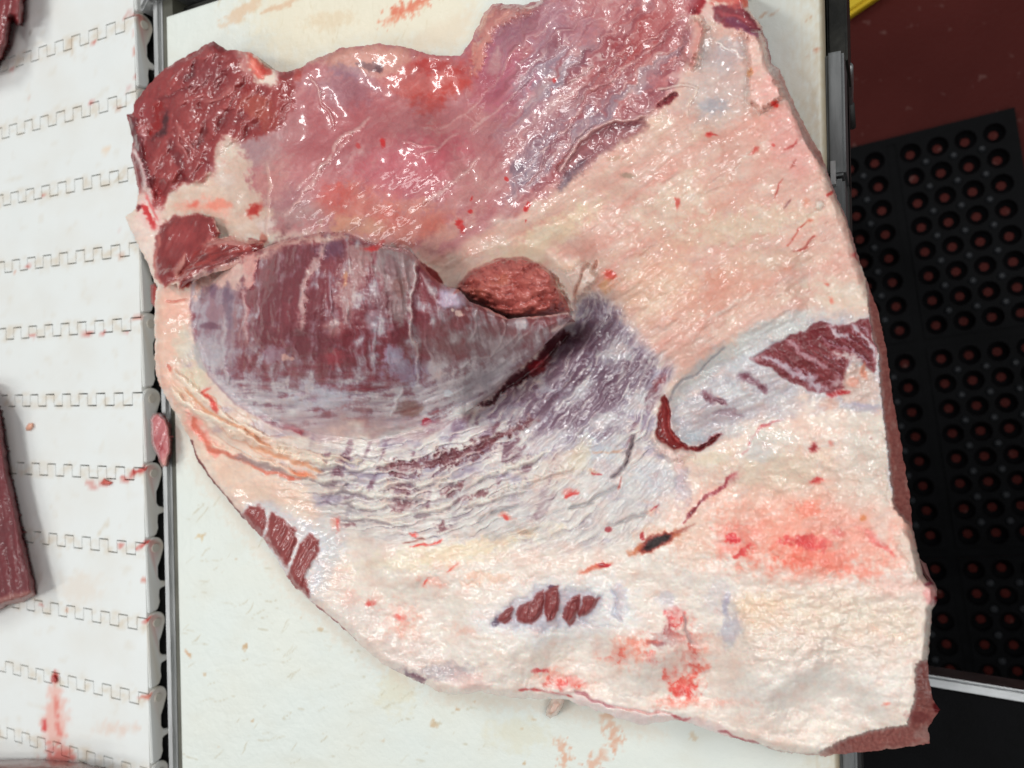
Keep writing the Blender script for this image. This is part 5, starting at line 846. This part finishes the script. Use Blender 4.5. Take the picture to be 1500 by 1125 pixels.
    Lm = p.c@np.array([0.3, 0.59, 0.11], np.float32); p.c = Lm[:, None]+(p.c-Lm[:, None])*1.22; Lt = np.clip(Lm+0.14*(Lm-0.56)*np.clip(1.2-Lm, 0, 1), 0, 1); p.c = np.clip(p.c*(Lt/np.maximum(Lm, 0.02))[:, None], 0.01, 0.97)
    p.h += 0.04*fine
    return p
BUND = [[(728, 908), (735, 898), (750, 890), (754, 893), (748, 906), (737, 913), (731, 912)], [(757, 900), (762, 888), (780, 875), (797, 867), (798, 880), (793, 897), (780, 912), (768, 914), (757, 908)], [(800, 870), (808, 864), (817, 861), (820, 872), (819, 895), (812, 910), (800, 910), (797, 898)], [(828, 885), (836, 875), (847, 874), (848, 890), (842, 905), (834, 915), (826, 906)], [(851, 885), (852, 876), (862, 874), (875, 873), (872, 886), (862, 900), (850, 905), (847, 900)]]
LSTR = [[(352, 754), (364, 741), (378, 742), (390, 749), (391, 760), (388, 775), (386, 790), (370, 775)], [(390, 790), (396, 770), (400, 752), (418, 760), (432, 777), (434, 792), (428, 810), (418, 832), (400, 808)], [(420, 842), (432, 815), (440, 795), (452, 780), (468, 790), (466, 810), (455, 830), (448, 845), (444, 868), (430, 858)], [(441, 866), (448, 850), (454, 862), (455, 878)]]
BUND = [[((x-sum(a for a, b in q)/len(q))*1.03+sum(a for a, b in q)/len(q), (y-sum(b for a, b in q)/len(q))*1.05+sum(b for a, b in q)/len(q)) for x, y in q] for q in BUND]
PMUS = [(1098, 526), (1112, 516), (1140, 506), (1158, 492), (1180, 486), (1186, 476), (1200, 472), (1222, 478), (1244, 478), (1258, 470), (1273, 468), (1280, 500), (1284, 530), (1282, 546), (1262, 534), (1244, 528), (1238, 545), (1236, 572), (1216, 576), (1190, 572), (1170, 562), (1130, 540)]
PPOCK = [(975, 610), (980, 580), (1005, 555), (1040, 525), (1085, 495), (1130, 470), (1180, 458), (1230, 462), (1275, 465), (1290, 520), (1290, 590), (1270, 602), (1240, 598), (1180, 580), (1130, 610), (1080, 630), (1040, 650), (1010, 658), (985, 645)]
PMEM = [(322, 235), (360, 200), (395, 150), (420, 95), (470, 60), (560, 40), (674, 60), (700, 20), (725, -20), (800, -100), (1035, -100), (1012, 40), (1008, 90), (985, 140), (950, 172), (905, 205), (860, 240), (815, 276), (770, 300), (700, 345), (650, 375), (600, 372), (560, 362), (520, 345), (440, 345), (390, 335), (350, 325), (330, 300)]
PRED = [(150, 150), (220, 100), (285, 50), (314, 40), (340, 60), (372, 118), (400, 128), (440, 90), (430, 160), (402, 190), (372, 200), (340, 212), (312, 236), (300, 264), (268, 270), (246, 285), (238, 310), (225, 290), (206, 262), (190, 235), (150, 200)]

# ------------------------------------------------------------------ relief meshes
def sheet(poly, du, hf, pf, rag=1.5, z0=0.0, margin=0):
    """a relief over the outline poly: returns arrays. hf(u,v,sd) -> height in mm, pf(u,v) -> Paint"""
    a = np.array(poly); us = np.arange(a[:, 0].min()-4, a[:, 0].max()+4, du); vs = np.arange(a[:, 1].min()-4, a[:, 1].max()+4, du)
    U, V = np.meshgrid(us, vs); sh = U.shape; u = U.ravel().astype(np.float32); v = V.ravel().astype(np.float32)
    sd = sdf(u, v, poly)+rag*(fbm(u/14, v/14, 3, 200))
    S2 = sd.reshape(sh); gv, gu = np.gradient(S2, du)
    keepv = sd > -0.72*du
    k = keepv.reshape(sh); qk = k[:-1, :-1] & k[:-1, 1:] & k[1:, 1:] & k[1:, :-1]
    idx = np.arange(u.size).reshape(sh)
    Q = np.stack([idx[:-1, :-1], idx[1:, :-1], idx[1:, 1:], idx[:-1, 1:]], -1)[qk]
    used = np.unique(Q); mp_ = np.full(u.size, -1); mp_[used] = np.arange(used.size); Q = mp_[Q]
    u, v, sd = u[used], v[used], sd[used]; gu = gu.ravel()[used]; gv = gv.ravel()[used]
    g = np.hypot(gu, gv)+1e-6; mv = np.where(sd < 0, -sd, 0); u = u+gu/g*mv; v = v+gv/g*mv; sd = np.maximum(sd, 0)
    p = pf(u, v); h = hf(u, v, sd, p)
    P = plan(u, v, z0+h/1000.0)
    # vertex normals
    e1 = P[Q[:, 2]]-P[Q[:, 0]]; e2 = P[Q[:, 3]]-P[Q[:, 1]]; fn = np.cross(e1, e2); nr = np.zeros_like(P)
    for j in range(4): np.add.at(nr, Q[:, j], fn)
    nr /= np.linalg.norm(nr, axis=1)[:, None]+1e-12
    if nr[:, 2].mean() < 0: nr = -nr; Q = Q[:, ::-1]
    return dict(u=u, v=v, sd=sd, P=P, Q=Q, n=nr, p=p, gu=gu/g, gv=gv/g)
def skirt(s, zlow, inset):
    """side wall hanging from the open border"""
    Q = s['Q']; E_ = np.concatenate([Q[:, [i, (i+1) % 4]] for i in range(4)]); key = np.sort(E_, 1); key = key[:, 0].astype(np.int64)*len(s['P'])+key[:, 1]
    _, inv, cnt = np.unique(key, return_inverse=True, return_counts=True); be = E_[cnt[inv.ravel()] == 1]
    ids = np.unique(be); mp_ = np.full(len(s['P']), -1); mp_[ids] = np.arange(ids.size)
    T = s['P'][ids]; n2 = np.stack([-s['gu'][ids], s['gv'][ids], np.zeros(ids.size)], 1)
    zz = T[:, 2]-0.007 if zlow is None else np.minimum(zlow/1000.0, T[:, 2]-0.001)
    Mid = T.copy(); Mid[:, 2] = T[:, 2]*0.6+zz*0.4; Lo = T-n2*inset/1000; Lo[:, 2] = zz; Mid -= n2*inset*0.0006
    k = ids.size; a, b = mp_[be[:, 0]], mp_[be[:, 1]]
    F = np.concatenate([np.stack([b, a, a+k, b+k], 1), np.stack([b+k, a+k, a+2*k, b+2*k], 1)])
    return np.concatenate([T, Mid, Lo]), F, np.tile(s['p'].c[ids], (3, 1)), np.tile(s['p'].w[ids], 3)
def emit(name, s, mat, parent, mask=None, sk=None):
    Q = s['Q'] if mask is None else s['Q'][mask]
    used = np.unique(Q); mp_ = np.full(len(s['P']), -1); mp_[used] = np.arange(used.size)
    P, n_, c, w = s['P'][used], s['n'][used], s['p'].c[used], s['p'].w[used]; Qn = mp_[Q]
    if sk is not None:
        SP, SF, SCc, SW = sk; nb = len(P); P = np.concatenate([P, SP]); Qn = np.concatenate([Qn, SF+nb]); c = np.concatenate([c, SCc*0.9+0.1*np.array([0.5, 0.25, 0.25])]); w = np.concatenate([w, SW])
        return mesh_np(name, P, Qn, mat, parent, cols=c, rgh=w)
    return mesh_np(name, P, Qn, mat, parent, cols=c, rgh=w, nrm=n_)

def h_main(u, v, sd, p):
    hm = macro(u, v)
    dt = sdf(u, v, TOP)+2.6*p.n2
    # rim: quick rise from the outline
    R = 20+10*fbm(u/80, v/80, 2, 210)+14*sst(500, 300, v)*sst(900, 700, u)+34*sst(980, 940, u)*sst(880, 930, v-0.08*(u-600))
    R = np.where((dt > -1) & (u > 1100), 6, R)
    R = 15+5*fbm(u/60, v/60, 2, 210); t = np.clip(sd/R, 0, 1); rise = 0.86+0.14*(1-(1-t)**2.2)
    cut = (dt < 0) & (u > 1100)
    tc = np.clip(sd/(sd-np.minimum(dt, 0)+0.5), 0, 1)
    rise = np.where(cut, 0.05+0.9*tc**0.9, rise)
    # free standing fat rim on the right drops straight down
    rim = (u > 1330) & (v > 760) & (v < 972) & (dt >= 0)
    rise = np.where(rim, 0.72+0.28*np.clip(sd/9, 0, 1)**0.5, rise)
    near = np.clip(np.minimum(sd, np.where(dt > 0, dt, 99))/6, 0.15, 1)
    h = hm*rise+p.h*near*np.clip(0.3+sd/20, 0, 1)
    # the hollow round the flap and beneath it
    h -= 15*np.exp(-(line_d(u, v, [(835, 490), (790, 535), (740, 575), (700, 600)])/16)**2)
    h += 6*np.exp(-(line_d(u, v, [(690, 375), (760, 355), (830, 380)])/30)**2)
    h += 13*sst(-20, 6, sdf(u, v, STUMP))
    # pocket
    pk = sdf(u, v, PPOCK)+5*p.n1; dl = line_d(u, v, [(1040, 655), (985, 665), (955, 630), (975, 575), (1030, 530)]); h -= 4.0*sst(-10, 16, pk)*sst(80, 10, dl); h += 3.5*sst(10, 60, pk)
    # belly of the upper lean
    h += 5*np.exp(-(((u-600)/110)**2+((v-235)/70)**2))+6*np.exp(-(((u-790)/100)**2+((v-90)/90)**2))-5*np.exp(-(line_d(u, v, [(690, 120), (670, 200), (700, 260)])/30)**2)
    return np.maximum(h, -6)
beef = empty('beef_slab', (float(plan(780, 600, 0)[0]), float(plan(780, 600, 0)[1]), 0.0), 'large slab of raw beef with a pale fat cover and folded flap on the white cutting board', 'meat')
GRID = 1.4
main = sheet(OUT, GRID, h_main, meat_paint, rag=2.2)
fc = main['Q']; cu_, cv_ = main['u'][fc].mean(1), main['v'][fc].mean(1); wob = 6*fbm(cu_/18, cv_/18, 2, 220)
lab = np.zeros(len(fc), int)
lab[sdf(cu_, cv_, PMEM)+wob > 0] = 1; lab[sdf(cu_, cv_, PRED)+wob > 0] = 2
pk_ = sdf(cu_, cv_, PPOCK); lab[pk_+0.5*wob > 0] = 4; lab[sdf(cu_, cv_, PMUS)+0.4*wob > 0] = 5
dtc = sdf(cu_, cv_, TOP)+2.6*fbm(cu_/9, cv_/9, 3, 11); lab[(dtc < 0) & (cu_ > 1105)] = 3
for k, q in enumerate(BUND): lab[sdf(cu_, cv_, q) > -0.5] = 10+k
for k, q in enumerate(LSTR): lab[sdf(cu_, cv_, q) > -0.5] = 20+k
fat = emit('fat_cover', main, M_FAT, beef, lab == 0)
emit('membrane_muscle', main, M_LEAN, beef, lab == 1)
emit('lean_muscle', main, M_LEAN, beef, lab == 2)
emit('cut_face', main, M_CUT, beef, lab == 3)
pock = emit('pocket_muscle', main, M_FAT, beef, lab == 4); emit('exposed_muscle', main, M_LEAN, beef, lab == 5)
for k in range(5): emit('muscle_bundle', main, M_LEAN, beef, lab == 10+k)
for k in range(4): emit('muscle_strip', main, M_LEAN, beef, lab == 20+k)
SP, SF, SCc, SW = skirt(main, -14, 4)
on = (SP[:, 0] < X_BR+0.012); SP[on, 2] = np.maximum(SP[on, 2], 0.0002)
mesh_np('underside_edge', SP, SF, M_CUT, beef, cols=SCc*0.85, rgh=SW)
def h_flap(u, v, sd, p):
    db = line_d(u, v, FL_BLEND); lip = line_d(u, v, FLAP[:31])
    e = 58*(1-np.exp(-(db/105)**2))
    roll = np.clip(1-lip/9, 0, 1)**2
    base = macro(u, v)
    bulge = 6*np.exp(-(((u-440)/110)**2+((v-450)/70)**2))-4*np.exp(-((u-610)/26)**2)
    return base-1.5+e+bulge*np.clip(db/80, 0, 1)-4.0*roll-9*np.clip(1-lip/55, 0, 1)**2+p.h*np.clip(sd/5, 0.2, 1)
fl_ = sheet(FLAP, GRID, h_flap, meat_paint, rag=1.2)
SP, SF, SCc, SW = skirt(fl_, None, 3)
emit('muscle_flap', fl_, M_FAT, beef)
mesh_np('flap_lip', SP, SF, M_CUT, beef, cols=SCc*0.3+0.7*np.array([0.42, 0.18, 0.2]), rgh=SW)
def h_dome(top, R):
    def f(u, v, sd, p): return macro(u, v)-6+top*(0.72+0.28*(1-(1-np.clip(sd/R, 0, 1))**2.0))+p.h*np.clip(sd/4, 0.2, 1)
    return f
for nm, poly, top, R in (('cut_muscle_end', STUMP, 30, 34), ('round_muscle_end', KNOB, 17, 22), ('loose_muscle', STRIP, 22, 16)):
    hf = h_dome(top, R)
    if nm == 'cut_muscle_end': hf = lambda u, v, sd, p, g=hf: g(u, v, sd, p)-3*sst(-12, 6, -(line_d(u, v, FLAP[17:24])))
    s = sheet(poly, GRID, hf, meat_paint, rag=4.0 if nm == 'cut_muscle_end' else 2.0); emit(nm, s, M_LEAN, beef)
# the torn sliver inside the flap and the shred hanging out at the bottom
SHRED = [(820, 1012), (830, 1020), (824, 1036), (815, 1048), (806, 1053), (799, 1048), (800, 1038), (806, 1026), (811, 1016)]
def shred_paint(u, v):
    p = Paint(u, v, (226, 192, 176)); p.S([(820, 1020), (806, 1044)], 2.5, (224, 190, 176), 0.8); p.mix(np.clip(p.n2, 0, 1)*0.4, (190, 130, 104)); p.E(804, 1046, 5, 4, (186, 140, 118), 0.6); p.w[:] = 0.8; return p
s = sheet(SHRED, 1.2, lambda u, v, sd, p: 2+9*(1-(1-np.clip(sd/7, 0, 1))**2)*1.0+np.clip((1030-v)*0.6, 0, 14), shred_paint, rag=0.8); emit('fat_shred', s, M_FAT, beef)

# ------------------------------------------------------------------ other pieces of meat
def piece(name, label, poly, z0, hf, base, dark, light, deg, group=None, wet=0.6, extra=None, mat=None, cat='meat', rag=1.5):
    def pf(u, v):
        p = Paint(u, v, base); s1 = fbm(*rot(p.u, p.v, deg, 60, 8), 4, 230)
        p.mix(np.clip(s1, 0, 1)*0.7, light); p.mix(np.clip(-s1, 0, 1)*0.7, dark); p.mix(np.clip(p.n1, 0, 1)*0.3, dark); p.h += 1.0*s1+0.5*p.n2; p.w[:] = wet
        if extra: extra(p)
        return p
    s = sheet(poly, 1.5, hf, pf, rag=rag, z0=z0)
    sk = skirt(s, z0*1000+0.2, 0.5); o = emit(name, s, mat or M_LEAN, None, None, sk)
    c = s['P'].mean(0); c[2] = z0; o.data.transform(Matrix.Translation(-Vector(c))); o.location = c
    return tag(o, label, cat, group)
def slab_h(hm, R): return lambda u, v, sd, p: hm*(1-(1-np.clip(sd/R, 0, 1))**2.4)+p.h*np.clip(sd/5, 0.1, 1)
def ex1(p): p.B([(-60, 905), (-60, 882), (20, 872), (54, 862), (54, 880), (20, 895)], (150, 96, 88), 0.9, 4, 4); p.S([(38, 800), (50, 850), (52, 872)], 2.5, (150, 80, 80), 0.6)
piece('beef_strip', 'long dark red beef strip on the left edge of the conveyor belt', [(-90, 560), (-20, 560), (2, 606), (14, 690), (27, 750), (37, 800), (49, 850), (53, 872), (34, 882), (10, 888), (-20, 905), (-90, 925)], 0.0003, slab_h(17, 10), (106, 26, 34), (84, 18, 26), (124, 38, 44), 100, wet=0.3, extra=ex1)
piece('beef_piece', 'dark red beef piece at the top left corner of the conveyor belt', [(-80, -60), (36, -60), (35, 10), (32, 36), (24, 40), (18, 28), (12, 60), (4, 84), (-8, 100), (-80, 130)], 0.0003, slab_h(18, 10), (126, 34, 38), (86, 20, 26), (168, 78, 74), 80)
piece('beef_trimming', 'brownish beef trimming at the bottom left corner of the belt', [(-80, 1112), (60, 1112), (120, 1117), (150, 1124), (170, 1180), (-80, 1180)], 0.0003, slab_h(20, 16), (130, 96, 90), (96, 66, 62), (160, 126, 118), 5)
piece('meat_scrap', 'pinkish red meat scrap stuck between belt edge and steel rail', [(219, 614), (224, 605), (234, 604), (242, 612), (249, 628), (252, 650), (250, 664), (247, 672), (246, 684), (238, 685), (232, 676), (228, 664), (222, 652), (221, 632)], -0.002, slab_h(11, 5), (196, 112, 114), (166, 76, 82), (222, 160, 160), 70, wet=0.9, extra=lambda p: (p.E(238, 652, 5, 10, (160, 40, 48), 0.8), p.E(240, 675, 5, 10, (222, 160, 150), 0.7)))
piece('meat_scrap', 'small dark red scrap in the belt gap beside the folded flap', [(221, 418), (228, 414), (236, 424), (236, 446), (228, 452), (221, 444)], -0.002, slab_h(5, 4), (170, 70, 62), (130, 40, 40), (206, 120, 104), 80)
for nm, lb, poly, c in (('fat_crumb', 'orange pink fat crumb lying flat in the middle of a belt link', [(37, 626), (41, 620), (48, 619), (49, 626), (45, 631), (38, 631)], (236, 176, 150)), ('fat_crumb', 'red meat crumb in the hinge teeth near the belt edge', [(147, 708), (152, 700), (157, 703), (166, 707), (160, 711), (150, 711)], (206, 90, 76)), ('fat_crumb', 'red meat crumb above the blood smear near the bottom of the belt', [(75, 990), (80, 988), (84, 996), (82, 1001), (78, 999)], (190, 50, 46))):
    piece(nm, lb, poly, 0.0003, slab_h(2.5, 4), c, tuple(x*0.85 for x in c), tuple(min(255, x*1.08) for x in c), 30, cat='meat crumb', rag=0.5)
